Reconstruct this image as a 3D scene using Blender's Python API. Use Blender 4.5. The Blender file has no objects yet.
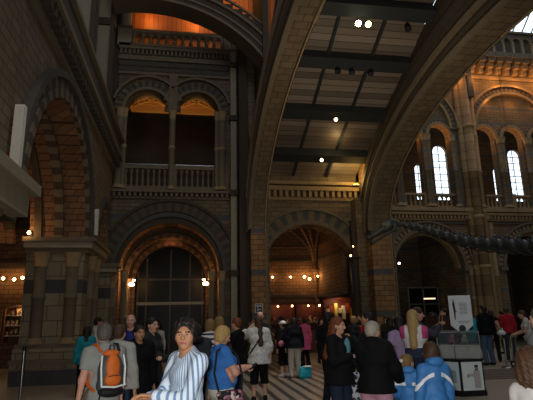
import bpy, math, random
import numpy as np
from mathutils import Vector, Matrix
random.seed(7)
PI = math.pi
SC = bpy.context.scene
COL = SC.collection

# ------------------------------------------------------------------ materials
MATS = {}
def newmat(name):
    m = bpy.data.materials.new(name); m.use_nodes = True
    nt = m.node_tree; b = nt.nodes['Principled BSDF']
    return m, nt, b
def lin(c):
    return tuple(((x/12.92) if x <= .04045 else ((x+.055)/1.055)**2.4) for x in c)
def hexc(h):
    return lin(tuple(int(h[i:i+2], 16)/255 for i in (0, 2, 4)))
def plain(name, col, rough=.6, metal=0., noise=.12, scale=12., spec=.4, emit=0., trans=0., alpha=1.):
    if name in MATS: return MATS[name]
    if isinstance(col, str): col = hexc(col)
    m, nt, b = newmat(name)
    b.inputs['Roughness'].default_value = rough
    b.inputs['Metallic'].default_value = metal
    b.inputs['Specular IOR Level'].default_value = spec
    b.inputs['Base Color'].default_value = (*col, 1)
    if noise > 0:
        tc = nt.nodes.new('ShaderNodeTexCoord'); n = nt.nodes.new('ShaderNodeTexNoise')
        n.inputs['Scale'].default_value = scale; n.inputs['Detail'].default_value = 3
        mx = nt.nodes.new('ShaderNodeMix'); mx.data_type = 'RGBA'
        mx.inputs[6].default_value = (*[c*(1-noise) for c in col], 1)
        mx.inputs[7].default_value = (*[min(1, c*(1+noise)) for c in col], 1)
        nt.links.new(tc.outputs['Object'], n.inputs['Vector'])
        nt.links.new(n.outputs['Fac'], mx.inputs[0]); nt.links.new(mx.outputs[2], b.inputs['Base Color'])
    if emit:
        b.inputs['Emission Color'].default_value = (*col, 1); b.inputs['Emission Strength'].default_value = emit
    if trans: b.inputs['Transmission Weight'].default_value = trans
    if alpha < 1: b.inputs['Alpha'].default_value = alpha
    MATS[name] = m; return m
def M_(nt, op, a, b=None, c=None):
    n = nt.nodes.new('ShaderNodeMath'); n.operation = op
    for i, x in enumerate((a, b, c)):
        if x is None: continue
        if isinstance(x, (int, float)): n.inputs[i].default_value = x
        else: nt.links.new(x, n.inputs[i])
    return n.outputs[0]
def mixc(nt, fac, a, b):
    n = nt.nodes.new('ShaderNodeMix'); n.data_type = 'RGBA'
    for s, x in ((0, fac), (6, a), (7, b)):
        if isinstance(x, (int, float)): n.inputs[s].default_value = x
        elif isinstance(x, tuple): n.inputs[s].default_value = (*x, 1)
        else: nt.links.new(x, n.inputs[s])
    return n.outputs[2]
def xyz(nt):
    tc = nt.nodes.new('ShaderNodeTexCoord'); s = nt.nodes.new('ShaderNodeSeparateXYZ')
    nt.links.new(tc.outputs['Object'], s.inputs[0]); return s.outputs
def brick(name, c1, c2, mortar, bw=.42, bh=.2, band=None, bandp=1.5, bandw=.14, mode='wall', rough=.85, dirt=.35):
    """coursed terracotta blocks; band = colour of the blue grey courses"""
    if name in MATS: return MATS[name]
    c1, c2, mortar = hexc(c1), hexc(c2), hexc(mortar)
    m, nt, b = newmat(name); o = xyz(nt)
    cmb = nt.nodes.new('ShaderNodeCombineXYZ')
    if mode == 'wall':
        u = M_(nt, 'ADD', o[0], o[1]); v = o[2]
    elif mode == 'arch':
        ang = M_(nt, 'ARCTAN2', M_(nt, 'SUBTRACT', o[2], 5.), M_(nt, 'MULTIPLY', M_(nt, 'ADD', o[1], 8.2), .5))
        u = o[0]; v = M_(nt, 'MULTIPLY', ang, 6.)
    else:
        u = o[0]; v = o[1]
    nt.links.new(u, cmb.inputs[0]); nt.links.new(v, cmb.inputs[1])
    br = nt.nodes.new('ShaderNodeTexBrick')
    nt.links.new(cmb.outputs[0], br.inputs['Vector'])
    br.inputs['Scale'].default_value = 1; br.inputs['Brick Width'].default_value = bw
    br.inputs['Row Height'].default_value = bh; br.inputs['Mortar Size'].default_value = .012
    br.inputs['Bias'].default_value = -.1
    br.inputs['Color1'].default_value = (*c1, 1); br.inputs['Color2'].default_value = (*c2, 1)
    br.inputs['Mortar'].default_value = (*mortar, 1)
    colr = br.outputs['Color']
    if band:
        bc = hexc(band)
        fr = M_(nt, 'FRACT', M_(nt, 'DIVIDE', v, bandp))
        colr = mixc(nt, M_(nt, 'LESS_THAN', fr, bandw), colr, bc)
    n = nt.nodes.new('ShaderNodeTexNoise'); n.inputs['Scale'].default_value = 1.7; n.inputs['Detail'].default_value = 6
    tc = nt.nodes.new('ShaderNodeTexCoord'); nt.links.new(tc.outputs['Object'], n.inputs['Vector'])
    f = M_(nt, 'MULTIPLY_ADD', n.outputs['Fac'], dirt*2, 1-dirt)
    mm = nt.nodes.new('ShaderNodeMix'); mm.data_type = 'RGBA'; mm.blend_type = 'MULTIPLY'; mm.inputs[0].default_value = 1
    nt.links.new(colr, mm.inputs[6]); nt.links.new(f, mm.inputs[7])
    nt.links.new(mm.outputs[2], b.inputs['Base Color'])
    bp = nt.nodes.new('ShaderNodeBump'); bp.inputs['Strength'].default_value = .5; bp.inputs['Distance'].default_value = .02
    nt.links.new(M_(nt, 'MULTIPLY_ADD', br.outputs['Fac'], -1., n.outputs['Fac']), bp.inputs['Height'])
    nt.links.new(bp.outputs[0], b.inputs['Normal'])
    b.inputs['Roughness'].default_value = rough; b.inputs['Specular IOR Level'].default_value = .25
    MATS[name] = m; return m
def striped(name, base, stripe, axis=0, period=.03, width=.4, lo=None, hi=None):
    """cloth with stripes along one local axis; lo/hi keep them to a range of local height"""
    if name in MATS: return MATS[name]
    m, nt, b = newmat(name); o = xyz(nt)
    src = o[axis]
    if axis == 0: src = M_(nt, 'MULTIPLY', M_(nt, 'ARCTAN2', o[1], o[0]), .13)
    f = M_(nt, 'LESS_THAN', M_(nt, 'FRACT', M_(nt, 'DIVIDE', src, period)), width)
    if lo is not None:
        f = M_(nt, 'MULTIPLY', f, M_(nt, 'GREATER_THAN', o[2], lo)); f = M_(nt, 'MULTIPLY', f, M_(nt, 'LESS_THAN', o[2], hi))
    nt.links.new(mixc(nt, f, hexc(base), hexc(stripe)), b.inputs['Base Color'])
    b.inputs['Roughness'].default_value = .8; b.inputs['Specular IOR Level'].default_value = .2
    MATS[name] = m; return m
def blotchy(name, a, c, scale=30, thr=.52):
    if name in MATS: return MATS[name]
    m, nt, b = newmat(name)
    tc = nt.nodes.new('ShaderNodeTexCoord'); n = nt.nodes.new('ShaderNodeTexVoronoi'); n.inputs['Scale'].default_value = scale
    nt.links.new(tc.outputs['Object'], n.inputs['Vector'])
    nt.links.new(mixc(nt, M_(nt, 'GREATER_THAN', n.outputs['Distance'], thr), hexc(a), hexc(c)), b.inputs['Base Color'])
    b.inputs['Roughness'].default_value = .8; MATS[name] = m; return m
def floral(name):
    m, nt, b = newmat(name)
    tc = nt.nodes.new('ShaderNodeTexCoord'); n = nt.nodes.new('ShaderNodeTexVoronoi'); n.inputs['Scale'].default_value = 26
    nt.links.new(tc.outputs['Object'], n.inputs['Vector'])
    r = nt.nodes.new('ShaderNodeValToRGB'); r.color_ramp.interpolation = 'CONSTANT'
    for i, (p, c) in enumerate(((0, '171419'), (.35, '8c5a62'), (.5, 'd9cfc4'), (.65, '2b2531'), (.8, 'b4788a'))):
        e = r.color_ramp.elements[i] if i < 2 else r.color_ramp.elements.new(p)
        e.position = p; e.color = (*hexc(c), 1)
    s = nt.nodes.new('ShaderNodeSeparateColor'); nt.links.new(n.outputs['Color'], s.inputs[0])
    nt.links.new(s.outputs[0], r.inputs[0]); nt.links.new(r.outputs[0], b.inputs['Base Color'])
    return m
def cloth(c, rough=.85):
    return plain('cloth_'+c, c, rough, 0, .14, 9, .2)

STONE = brick('terracotta', '7b6b54', '6a5c49', '51473a')
STONE_P = brick('terracotta_pier', '94704a', '7d5f40', '4c4032', band='545553', bandp=1.62, bandw=.13)
STONE_B = brick('terracotta_back', '6f604a', '5c503f', '43392e', band='4e5050', bandp=1.4, bandw=.16, bw=.46, bh=.17)
STONE_N = brick('terracotta_nave', '7c6c52', '6b5c48', '574c3d', band='5e5f5b', bandp=.9, bandw=.18, bw=.4, bh=.15)
BRICK_W = brick('warm_brick', '7d5f44', '6b4e38', '43352a', bw=.36, bh=.17)
BRICK_A = brick('arch_brick', '6e5e49', '625340', '4a3e2f', bw=.36, bh=.24, mode='arch')
BLOCK = brick('pale_blocks', '8d8066', '7f735c', '544b3c', bw=.62, bh=.42, band='474644', bandp=2.45, bandw=.16)
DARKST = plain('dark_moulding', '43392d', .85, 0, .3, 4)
MIDST = plain('grey_moulding', '6c604d', .85, 0, .25, 5)
BLUEST = plain('blue_grey_stone', '4b463f', .85, 0, .2, 5)
PALEST = plain('pale_stone', '8f8670', .85, 0, .18, 5)
BUFF = plain('buff_stone', '927b58', .85, 0, .25, 5)
IRON = plain('dark_iron', '26272a', .5, .7, .1)
STEEL = plain('brushed_steel', '9a9da0', .3, 1., .05)
WOODB = plain('stained_beam', '282b2b', .7, 0, .2, 3)
WHITE = plain('white_plastic', 'd8d6cf', .5, 0, .05)
BLACK = plain('black_plastic', '131315', .5, 0, .1)
LAMP = plain('warm_bulb', 'ffc27a', .5, 0, 0, emit=28.)
LAMPW = plain('spot_bulb', 'fff0c0', .5, 0, 0, emit=45.)
LAMPY = plain('yellow_bulb', 'e8ff90', .5, 0, 0, emit=14.)
PANE = plain('daylit_pane', 'dcecff', .3, 0, 0, emit=2.2)
def planks(name, a, b_, axis, w=.32, rough=.6):
    m, nt, b = newmat(name); o = xyz(nt)
    q = M_(nt, 'DIVIDE', o[axis], w); fr = M_(nt, 'FRACT', q); fl = M_(nt, 'FLOOR', q)
    wn = nt.nodes.new('ShaderNodeTexWhiteNoise'); wn.noise_dimensions = '1D'; nt.links.new(fl, wn.inputs['W'])
    c = mixc(nt, wn.outputs['Value'], hexc(a), hexc(b_))
    c = mixc(nt, M_(nt, 'LESS_THAN', fr, .07), c, hexc('1c1712'))
    nt.links.new(c, b.inputs['Base Color']); b.inputs['Roughness'].default_value = rough
    bp = nt.nodes.new('ShaderNodeBump'); bp.inputs['Distance'].default_value = .02
    nt.links.new(fr, bp.inputs['Height']); nt.links.new(bp.outputs[0], b.inputs['Normal'])
    MATS[name] = m; return m
PLANK_C = planks('ceiling_boards', '8a7b6c', '5c5045', 1, .24)
PLANK_W = planks('orange_boards', 'a9682f', '8a4f22', 0, .22)

# ------------------------------------------------------------------ mesh builder
class MB:
    def __init__(s): s.v = []; s.f = []; s.m = []; s.sm = []
    def add(s, vs, fs, mi=0, smooth=False):
        k = len(s.v); s.v += [tuple(map(float, v)) for v in vs]
        for f in fs: s.f.append(tuple(k+i for i in f)); s.m.append(mi); s.sm.append(smooth)
    def box(s, x0, x1, y0, y1, z0, z1, mi=0):
        vs = [(x, y, z) for z in (z0, z1) for y in (y0, y1) for x in (x0, x1)]
        s.add(vs, [(0, 2, 3, 1), (4, 5, 7, 6), (0, 1, 5, 4), (2, 6, 7, 3), (0, 4, 6, 2), (1, 3, 7, 5)], mi)
    def obox(s, c, ax, ay, az, mi=0):
        c, ax, ay, az = map(Vector, (c, ax, ay, az))
        vs = [c+ax*i+ay*j+az*k for k in (-1, 1) for j in (-1, 1) for i in (-1, 1)]
        s.add(vs, [(0, 2, 3, 1), (4, 5, 7, 6), (0, 1, 5, 4), (2, 6, 7, 3), (0, 4, 6, 2), (1, 3, 7, 5)], mi)
    def beam(s, a, b, w, h, mi=0, up=(0, 0, 1)):
        a, b = Vector(a), Vector(b); d = (b-a); L = d.length; d.normalize()
        u = Vector(up); x = d.cross(u)
        if x.length < 1e-4: x = d.cross(Vector((1, 0, 0)))
        x.normalize(); u = x.cross(d)
        s.obox((a+b)/2, d*L/2, x*w/2, u*h/2, mi)
    def tube(s, pts, r, n=8, mi=0, caps=True):
        pts = [Vector(p) for p in pts]; rs = r if isinstance(r, (list, tuple)) else [r]*len(pts)
        rings = []; prev = None
        for i, p in enumerate(pts):
            d = (pts[min(i+1, len(pts)-1)]-pts[max(i-1, 0)]).normalized()
            if prev is None: x = d.orthogonal().normalized()
            else:
                x = prev-d*prev.dot(d)
                x = x.normalized() if x.length > 1e-5 else d.orthogonal().normalized()
            prev = x; y = d.cross(x)
            rings.append([p+(x*math.cos(2*PI*k/n)+y*math.sin(2*PI*k/n))*rs[i] for k in range(n)])
        vs = [v for rg in rings for v in rg]
        fs = [(i*n+k, i*n+(k+1) % n, (i+1)*n+(k+1) % n, (i+1)*n+k) for i in range(len(pts)-1) for k in range(n)]
        s.add(vs, fs, mi, True)
        if caps:
            s.add(rings[0], [tuple(range(n-1, -1, -1))], mi); s.add(rings[-1], [tuple(range(n))], mi)
    def lathe(s, c, prof, n=16, mi=0, smooth=True):
        cx, cy, cz = c
        vs = [(cx+r*math.cos(2*PI*k/n), cy+r*math.sin(2*PI*k/n), cz+z) for r, z in prof for k in range(n)]
        fs = [(i*n+k, i*n+(k+1) % n, (i+1)*n+(k+1) % n, (i+1)*n+k) for i in range(len(prof)-1) for k in range(n)]
        s.add(vs, fs, mi, smooth)
        s.add(vs[:n], [tuple(range(n-1, -1, -1))], mi); s.add(vs[-n:], [tuple(range(n))], mi)
    def ball(s, c, r, mi=0, n=10, sc=(1, 1, 1)):
        vs = []; fs = []
        for i in range(n//2+1):
            t = PI*i/(n//2)
            for k in range(n):
                a = 2*PI*k/n
                vs.append((c[0]+r*sc[0]*math.sin(t)*math.cos(a), c[1]+r*sc[1]*math.sin(t)*math.sin(a), c[2]-r*sc[2]*math.cos(t)))
        for i in range(n//2):
            for k in range(n): fs.append((i*n+k, i*n+(k+1) % n, (i+1)*n+(k+1) % n, (i+1)*n+k))
        s.add(vs, fs, mi, True)
    def build(s, name, mats, parent=None, loc=None, merge=False):
        me = bpy.data.meshes.new(name); me.from_pydata(s.v, [], s.f)
        for m in (mats if isinstance(mats, (list, tuple)) else [mats]): me.materials.append(m)
        me.polygons.foreach_set('material_index', s.m); me.polygons.foreach_set('use_smooth', s.sm)
        me.validate(); me.update()
        o = bpy.data.objects.new(name, me); COL.objects.link(o)
        if parent is not None: o.parent = parent
        if loc is not None: o.location = loc
        return o
def tag(o, label, cat, group=None, kind=None):
    if label: o['label'] = label
    if cat: o['category'] = cat
    if group: o['group'] = group
    if kind: o['kind'] = kind
    return o
def empty(name, loc=(0, 0, 0), rz=0):
    o = bpy.data.objects.new(name, None); COL.objects.link(o)
    o.location = loc; o.rotation_euler = (0, 0, rz); return o
def struct(o): o['kind'] = 'structure'; return o
def copy_tree(o, parent=None):
    c = o.copy(); COL.objects.link(c); c.parent = parent
    for ch in list(o.children): copy_tree(ch, c)
    return c
def light(kind, loc, energy, color, size=.05, rot=None, **kw):
    l = bpy.data.lights.new('light', kind); l.energy = energy; l.color = color
    if kind == 'AREA':
        l.shape = 'RECTANGLE'; l.size = size; l.size_y = kw.get('size_y', size)
    elif kind == 'SPOT':
        l.shadow_soft_size = size; l.spot_size = kw.get('spot', 1.2); l.spot_blend = .6
    elif kind == 'SUN': l.angle = size
    else: l.shadow_soft_size = size
    o = bpy.data.objects.new('light', l); COL.objects.link(o); o.location = loc
    if rot: o.rotation_euler = rot
    if 'aim' in kw:
        o.rotation_euler = (Vector(kw['aim'])-Vector(loc)).to_track_quat('-Z', 'Y').to_euler()
    return o

def TX(P): return lambda u, d, z: (u, P+d, z)          # a wall facing the camera at Y = P
def TY(P): return lambda u, d, z: (P-d, u, z)          # the left wall at X = P, seen from its right
def arch_wall(mb, T, u0, u1, z0, z1, ops, th, mi=0, ms=None, n=20, top=None):
    ms = mi if ms is None else ms
    us = {u0, u1}
    for (uc, h, zb, zs, ri) in ops:
        for i in range(n+1): us.add(round(uc-h*math.cos(PI*i/n), 5))
    us = sorted(u for u in us if u0 <= u <= u1)
    tp = (lambda u: top(u)) if top else (lambda u: z1)
    for a, b in zip(us[:-1], us[1:]):
        if b-a < 1e-4: continue
        mid = (a+b)/2; op = [o for o in ops if abs(mid-o[0]) < o[1]]
        segs = []
        if op:
            uc, h, zb, zs, ri = op[0]
            za = zs+ri*math.sqrt(max(0, 1-((a-uc)/h)**2)); zc = zs+ri*math.sqrt(max(0, 1-((b-uc)/h)**2))
            if zb > z0: segs.append((z0, z0, zb, zb, False))
            segs.append((za, zc, tp(a), tp(b), True))
        else: segs.append((z0, z0, tp(a), tp(b), False))
        for la, lb, ha, hb, so in segs:
            mb.add([T(a, 0, la), T(b, 0, lb), T(b, 0, hb), T(a, 0, ha)], [(0, 1, 2, 3)], mi)
            mb.add([T(a, th, la), T(b, th, lb), T(b, th, hb), T(a, th, ha)], [(3, 2, 1, 0)], mi)
            mb.add([T(a, 0, la), T(b, 0, lb), T(b, th, lb), T(a, th, la)], [(0, 3, 2, 1)], ms if so else mi)
            mb.add([T(a, 0, ha), T(b, 0, hb), T(b, th, hb), T(a, th, ha)], [(0, 1, 2, 3)], mi)
    ends = [(u0, z0, tp(u0)), (u1, z0, tp(u1))]
    for (uc, h, zb, zs, ri) in ops:
        for u in (uc-h, uc+h):
            nb = [o for o in ops if o[0] != uc and abs(u-o[0]) < o[1]+.01]
            if nb and nb[0][3] >= zs: continue
            ends.append((u, nb[0][3] if nb else zb, zs))
    for u, a, b in ends:
        if u < u0-1e-6 or u > u1+1e-6: continue
        mb.add([T(u, 0, a), T(u, th, a), T(u, th, b), T(u, 0, b)], [(0, 1, 2, 3)], ms)
def ring(mb, T, uc, zs, half, rise, w, d0, d1, n=24, mis=(0,), gap=.0, a0=0., a1=PI):
    for i in range(n):
        t0 = a0+(a1-a0)*(i+gap)/n; t1 = a0+(a1-a0)*(i+1-gap)/n
        q = []
        for d in (d0, d1):
            for t in (t0, t1):
                for e in (0, w): q.append(T(uc+(half+e)*math.cos(t), d, zs+(rise+e)*math.sin(t)))
        mb.add(q, [(0, 2, 3, 1), (4, 5, 7, 6), (0, 4, 6, 2), (1, 3, 7, 5), (0, 1, 5, 4), (2, 6, 7, 3)], mis[i % len(mis)])
def shaft(mb, x, y, z0, z1, r, mi=0, mc=0, cap=.28, n=14):
    """engaged column: base mouldings, shaft with a ring, leafy capital"""
    b = .16
    mb.lathe((x, y, z0), [(r*1.5, 0), (r*1.5, .06), (r*1.2, .09), (r*1.3, .12), (r, b)], n, mc)
    zm = (z0+z1)/2
    mb.lathe((x, y, 0), [(r, z0+b), (r, zm-.05), (r*1.16, zm-.03), (r*1.16, zm+.03), (r, zm+.05), (r*.97, z1-cap)], n, mi)
    mb.lathe((x, y, z1-cap), [(r*.97, 0), (r*1.15, .02), (r*1.05, .05), (r*1.22, cap*.5), (r*1.14, cap*.56), (r*1.42, cap*.86), (r*1.46, cap)], n, mc)
def balustrade(name, label, T, u0, u1, zb, zt, n, r=.075, d=.12, posts=(), mats=None, group='gallery balustrades'):
    t = empty(name, T(u0, d, zb)); tag(t, label, 'balustrade', group)
    off = Vector(T(u0, d, zb)); S = lambda q: tuple(Vector(q)-off)
    m = mats or MIDST; hh = zt-zb
    def bar(nm, a, b, w, z0, z1):
        mb = MB(); p, q = S(T(a, d-w/2, z0)), S(T(b, d+w/2, z1))
        mb.box(min(p[0], q[0]), max(p[0], q[0]), min(p[1], q[1]), max(p[1], q[1]), p[2], q[2]); mb.build(nm, m, t)
    bar('bottom_rail', u0, u1, .26, zb, zb+hh*.16); bar('top_rail', u0, u1, .32, zt-hh*.14, zt)
    proto = None
    k = hh*.7
    for i in range(n):
        u = u0+(u1-u0)*(i+.5)/n
        if any(abs(u-p) < .12 for p in posts): continue
        pos = S(T(u, d, zb+hh*.16))
        if proto is None:
            mb = MB(); mb.lathe((0, 0, 0), [(r*1.2, 0), (r*1.2, k*.08), (r*.6, k*.14), (r*.95, k*.4), (r*.5, k*.62), (r*.62, k*.8), (r*1.25, k*.88), (r*1.25, k)], 8)
            proto = mb.build('baluster', m, t, pos)
        else:
            o = proto.copy(); COL.objects.link(o); o.location = pos
    for p in posts:
        mb = MB(); mb.box(-.13, .13, -.17, .17, 0, hh*1.06); mb.build('post', m, t, S(T(p, d, zb)))
    return t
# ------------------------------------------------------------------ camera (at eye height in the hall)
def setup_camera():
    f = 492.
    U = Vector((-42., 2057, -492.)).normalized(); F = Vector((-81.5, -120, -492.)); F = (F-U*F.dot(U)).normalized()
    X = F.cross(U)
    M = Matrix((X, F, U)).to_4x4(); M.translation = (0, 0, 1.65)
    cd = bpy.data.cameras.new('camera'); cd.sensor_width = 36; cd.lens = f/533*36; cd.clip_end = 200
    o = bpy.data.objects.new('camera', cd); COL.objects.link(o); o.matrix_world = M; SC.camera = o
setup_camera()

# ------------------------------------------------------------------ floor
def floor_mat():
    m, nt, b = newmat('mosaic_floor'); o = xyz(nt)
    x, y = o[0], o[1]
    def rng(v, a, c): return M_(nt, 'MULTIPLY', M_(nt, 'GREATER_THAN', v, a), M_(nt, 'LESS_THAN', v, c))
    n = nt.nodes.new('ShaderNodeTexNoise'); n.inputs['Scale'].default_value = 45; n.inputs['Detail'].default_value = 4
    tc = nt.nodes.new('ShaderNodeTexCoord'); nt.links.new(tc.outputs['Object'], n.inputs['Vector'])
    base = mixc(nt, n.outputs['Fac'], hexc('786f60'), hexc('b5a78f'))
    st = M_(nt, 'LESS_THAN', M_(nt, 'FRACT', M_(nt, 'DIVIDE', x, .31)), .42)
    thin = M_(nt, 'LESS_THAN', M_(nt, 'FRACT', M_(nt, 'DIVIDE', x, .93)), .12)
    run = mixc(nt, st, hexc('86796a'), hexc('3a352f')); run = mixc(nt, thin, run, hexc('2a2623'))
    dots = M_(nt, 'LESS_THAN', M_(nt, 'FRACT', M_(nt, 'DIVIDE', y, .12)), .3)
    run = mixc(nt, M_(nt, 'MULTIPLY', dots, M_(nt, 'LESS_THAN', st, .5)), run, hexc('6b6054'))
    c = mixc(nt, rng(x, .2, 4.6), base, run)
    st2 = M_(nt, 'LESS_THAN', M_(nt, 'FRACT', M_(nt, 'DIVIDE', y, .42)), .45)
    cross = mixc(nt, st2, hexc('7b6f60'), hexc('302c28'))
    band = M_(nt, 'MULTIPLY', rng(y, 12.2, 14.4), M_(nt, 'GREATER_THAN', x, 5.2))
    c = mixc(nt, band, c, cross)
    nt.links.new(c, b.inputs['Base Color']); b.inputs['Roughness'].default_value = .45
    return m
mb = MB(); mb.box(-12, 30, -3, 32, -.2, 0); struct(mb.build('floor', floor_mat()))

# ------------------------------------------------------------------ left wall
LX = -3.0; TL = TY(LX)
mb = MB()
arch_wall(mb, TL, -2, 20, 0, 7.9, [(3.9, 3.0, 0, 3.9, 3.0), (8.185, 1.02, 0, 3.38, .02), (12.2, 3.0, 0, 3.9, 3.0), (18.45, .85, 0, 5.05, .85)], 1.55, 0, 1)
struct(mb.build('wall_left', [BRICK_W if False else STONE, BRICK_W]))
mb = MB()   # archivolts of the left wall
ring(mb, TL, 12.2, 3.9, 3.0, 3.0, .2, -.10, .05, 40, (0, 1))
ring(mb, TL, 12.2, 3.9, 3.2, 3.2, .26, -.05, .02, 60, (1, 1, 0))
ring(mb, TL, 12.2, 3.9, 3.46, 3.46, .16, -.16, .05, 40, (2,))
ring(mb, TL, 18.45, 5.05, .85, .85, .22, -.08, .05, 24, (2,))
ring(mb, TL, 3.9, 3.9, 3.0, 3.0, .5, -.08, .05, 40, (1,))
ring(mb, TL, 12.2, 3.9, 2.9, 2.9, .12, .6, .85, 40, (0, 1)); ring(mb, TL, 12.2, 3.9, 2.9, 2.9, .12, 1.2, 1.4, 40, (1,))
struct(mb.build('trim_1', [MIDST, DARKST, BLUEST]))
def pier(name, y0, y1, xf, zc, shafts, big=False):
    t = struct(empty(name, (LX, y0, 0)))
    S = lambda x, y, z: (x-LX, y-y0, z)
    mb = MB()
    x1 = LX-1.55
    def slab(p, z0, z1, mi):
        a, b = S(x1-p*.2, y0-p, z0), S(xf+p, y1+p, z1); mb.box(a[0], b[0], a[1], b[1], a[2], b[2], mi)
    slab(.42, 0, .55, 0); slab(.5, .55, .66, 1); slab(.34, .66, .95, 0); slab(.28, .95, 1.06, 1)
    mb.build('plinth', [BLOCK, MIDST], t)
    mb = MB(); slab(.05, 1.06, zc-.02, 0); mb.build('core', [BLOCK], t)
    mb = MB(); slab(.16, zc-.02, zc+.12, 1); slab(.28, zc+.12, zc+.3, 0); slab(.38, zc+.3, zc+.42, 1)
    if big: slab(.46, zc+.42, zc+.62, 0)
    mb.build('cornice', [PALEST, MIDST], t)
    for x, y, r in shafts:
        mb = MB(); p = S(x, y, 0); shaft(mb, p[0], p[1], 1.06, zc-.02, r, 0, 1, .42); mb.build('shaft', [MIDST, BUFF], t)
    return t
pier('trim_2', 15.2, 17.55, -3.0, 3.62, [(-3.25, 15.08, .17), (-4.12, 15.08, .17), (-2.9, 15.9, .12), (-2.9, 16.8, .12)])
t = struct(empty('trim_3', (LX, 7, 0)))
mb = MB(); mb.box(-2.3, .02, -.1, .17, 0, 3.3, 0); mb.build('core', [BLOCK], t)
mb = MB(); mb.box(-2.3, .1, -.6, 1.25, 3.3, 3.42, 1); mb.box(-2.3, .28, -.7, 1.9, 3.42, 3.85, 0); mb.box(-2.3, .38, -.7, 2.2, 3.85, 4.05, 0); mb.build('cornice', [PALEST, MIDST], t)
pier('trim_4', 19.3, 20.0, -2.85, 3.3, [(-2.75, 19.6, .12)])
mb = MB()   # corbelled gallery cornice
mb.box(LX-2.0, LX+.12, -2, 20, 7.55, 7.68, 0)
for i in range(70):
    y = -1.8+i*.31
    if y > 19.8: break
    mb.box(LX-.1, LX+.3, y, y+.16, 7.68, 7.98, 1)
mb.box(LX-2, LX+.38, -2, 20, 7.98, 8.12, 0); mb.box(LX-.1, LX+.3, -2, 20, 8.12, 8.75, 1); mb.box(LX-.15, LX+.42, -2, 20, 8.75, 8.86, 0)
struct(mb.build('trim_5', [MIDST, DARKST]))
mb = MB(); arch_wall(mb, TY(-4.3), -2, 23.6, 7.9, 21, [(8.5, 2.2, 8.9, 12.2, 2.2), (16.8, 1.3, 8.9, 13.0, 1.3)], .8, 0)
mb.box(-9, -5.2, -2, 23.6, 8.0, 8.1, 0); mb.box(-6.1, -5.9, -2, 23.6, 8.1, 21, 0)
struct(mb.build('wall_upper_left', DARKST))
for i, (y, w, d) in enumerate(((14.75, .34, .5), (18.35, .3, .5), (11.2, .36, .5))):
    mb = MB(); mb.box(-4.3, -3.12, y, y+w, 8.86, 19, 0); mb.box(-3.16, -3.02, y-.12, y-.04, 8.86, 19, 1); mb.box(-3.16, -3.02, y+w+.04, y+w+.12, 8.86, 19, 1)
    mb.box(-4.2, -3.0, y-.1, y+w+.1, 8.86, 9.2, 1); mb.box(-4.2, -3.0, y-.1, y+w+.1, 13.2, 13.5, 1)
    struct(mb.build('trim_%d' % (6+i), [PALEST, DARKST]))
t = empty('iron_railing', (-3.05, 9.5, 8.86)); tag(t, 'dark iron lattice railing running along the left upper gallery', 'railing')
mb = MB(); mb.tube([(0, 0, 1.1), (0, 10.3, 1.1)], .035); mb.tube([(0, 0, .15), (0, 10.3, .15)], .025); mb.build('rail', IRON, t)
mb = MB()
for i in range(6):
    y = i*1.72; mb.tube([(0, y, .15), (0, y+1.72, 1.1)], .02, 6); mb.tube([(0, y+1.72, .15), (0, y, 1.1)], .02, 6)
mb.build('lattice', IRON, t)
for i in range(7):
    mb = MB(); mb.tube([(0, i*1.71, 0), (0, i*1.71, 1.16)], .03); mb.ball((0, i*1.71, 1.2), .05); mb.build('post', IRON, t)
mb = MB(); mb.tube([(0, 0, 0), (.0, 1.9, -.1)], .035, 8, 0); o = mb.build('redlit_rod', plain('redlit', '96512f', .4, .6), None, (-2.99, 13.75, 9.9))  # reddish light on the rod is put into its colour
tag(o, 'thin rod coloured as if lit red, slung below the left upper gallery', 'rod')

# side aisle behind the left wall
mb = MB(); mb.box(-13, -12.8, 0, 23, 0, 8, 0); struct(mb.build('wall_aisle_side', STONE_B))
mb = MB(); arch_wall(mb, TX(20.6), -12.8, -4.55, 0, 7.8, [(-6.15, .75, .9, 2.05, .25), (-8.2, .75, .9, 2.05, .25)], .4, 0)
mb.box(-12.8, -4.55, 20.5, 20.62, 3.7, 3.95, 1); mb.box(-12.8, -4.55, 20.5, 20.62, 5.3, 5.5, 1)
struct(mb.build('wall_aisle_end', [BRICK_W, DARKST]))
mb = MB(); mb.box(-12.8, -4.55, -2, 20.6, 7.6, 7.8); struct(mb.build('ceiling_aisle', BRICK_W))
mb = MB()
for y in (9.2, 13.4, 15.3, 19.9):
    ring(mb, TX(y), -8.0, 3.9, 2.6, 2.9, .35, 0, .4, 24, (0, 1))
struct(mb.build('trim_9', [BRICK_W, DARKST]))
mb = MB()
for s in (-1, 1):
    pts = [(-8+s*2.6*math.cos(a), 17.6-2.3*math.cos(a), 4+3.2*math.sin(a)) for a in [PI*k/16 for k in range(17)]]
    mb.tube(pts, .12, 8, 0)
struct(mb.build('trim_10', [BRICK_W]))
for nm, x0, lab in (('display_case', -6.85, 'lit shop shelves glowing at the far end of the left side aisle'),):
    t = empty(nm, (x0, 20.7, .9)); tag(t, lab, 'display case')
    mb = MB(); mb.box(0, 1.4, .55, .6, 0, 1.4); mb.box(0, .04, 0, .6, 0, 1.4); mb.box(1.36, 1.4, 0, .6, 0, 1.4); mb.box(0, 1.4, 0, .6, -.05, 0); mb.build('back_panel', plain('case_wood', '7a4c2c'), t)
    for k in range(3):
        mb = MB(); mb.box(.04, 1.36, .1, .5, .25+k*.38, .28+k*.38); sh = mb.build('shelf', WHITE, t)
        mb = MB()
        for j in range(8): mb.box(.08+j*.16, .18+j*.16, .15, .45, .28+k*.38, .45+k*.38+.08*((j*7+k*3) % 3)/2, 0)
        mb.build('goods', [blotchy('goods', 'c9b48a', '6b3c28', 9)], sh)
    light('POINT', (x0+.7, 20.75, 2.15), 9, (1, .62, .3), .05)

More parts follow.
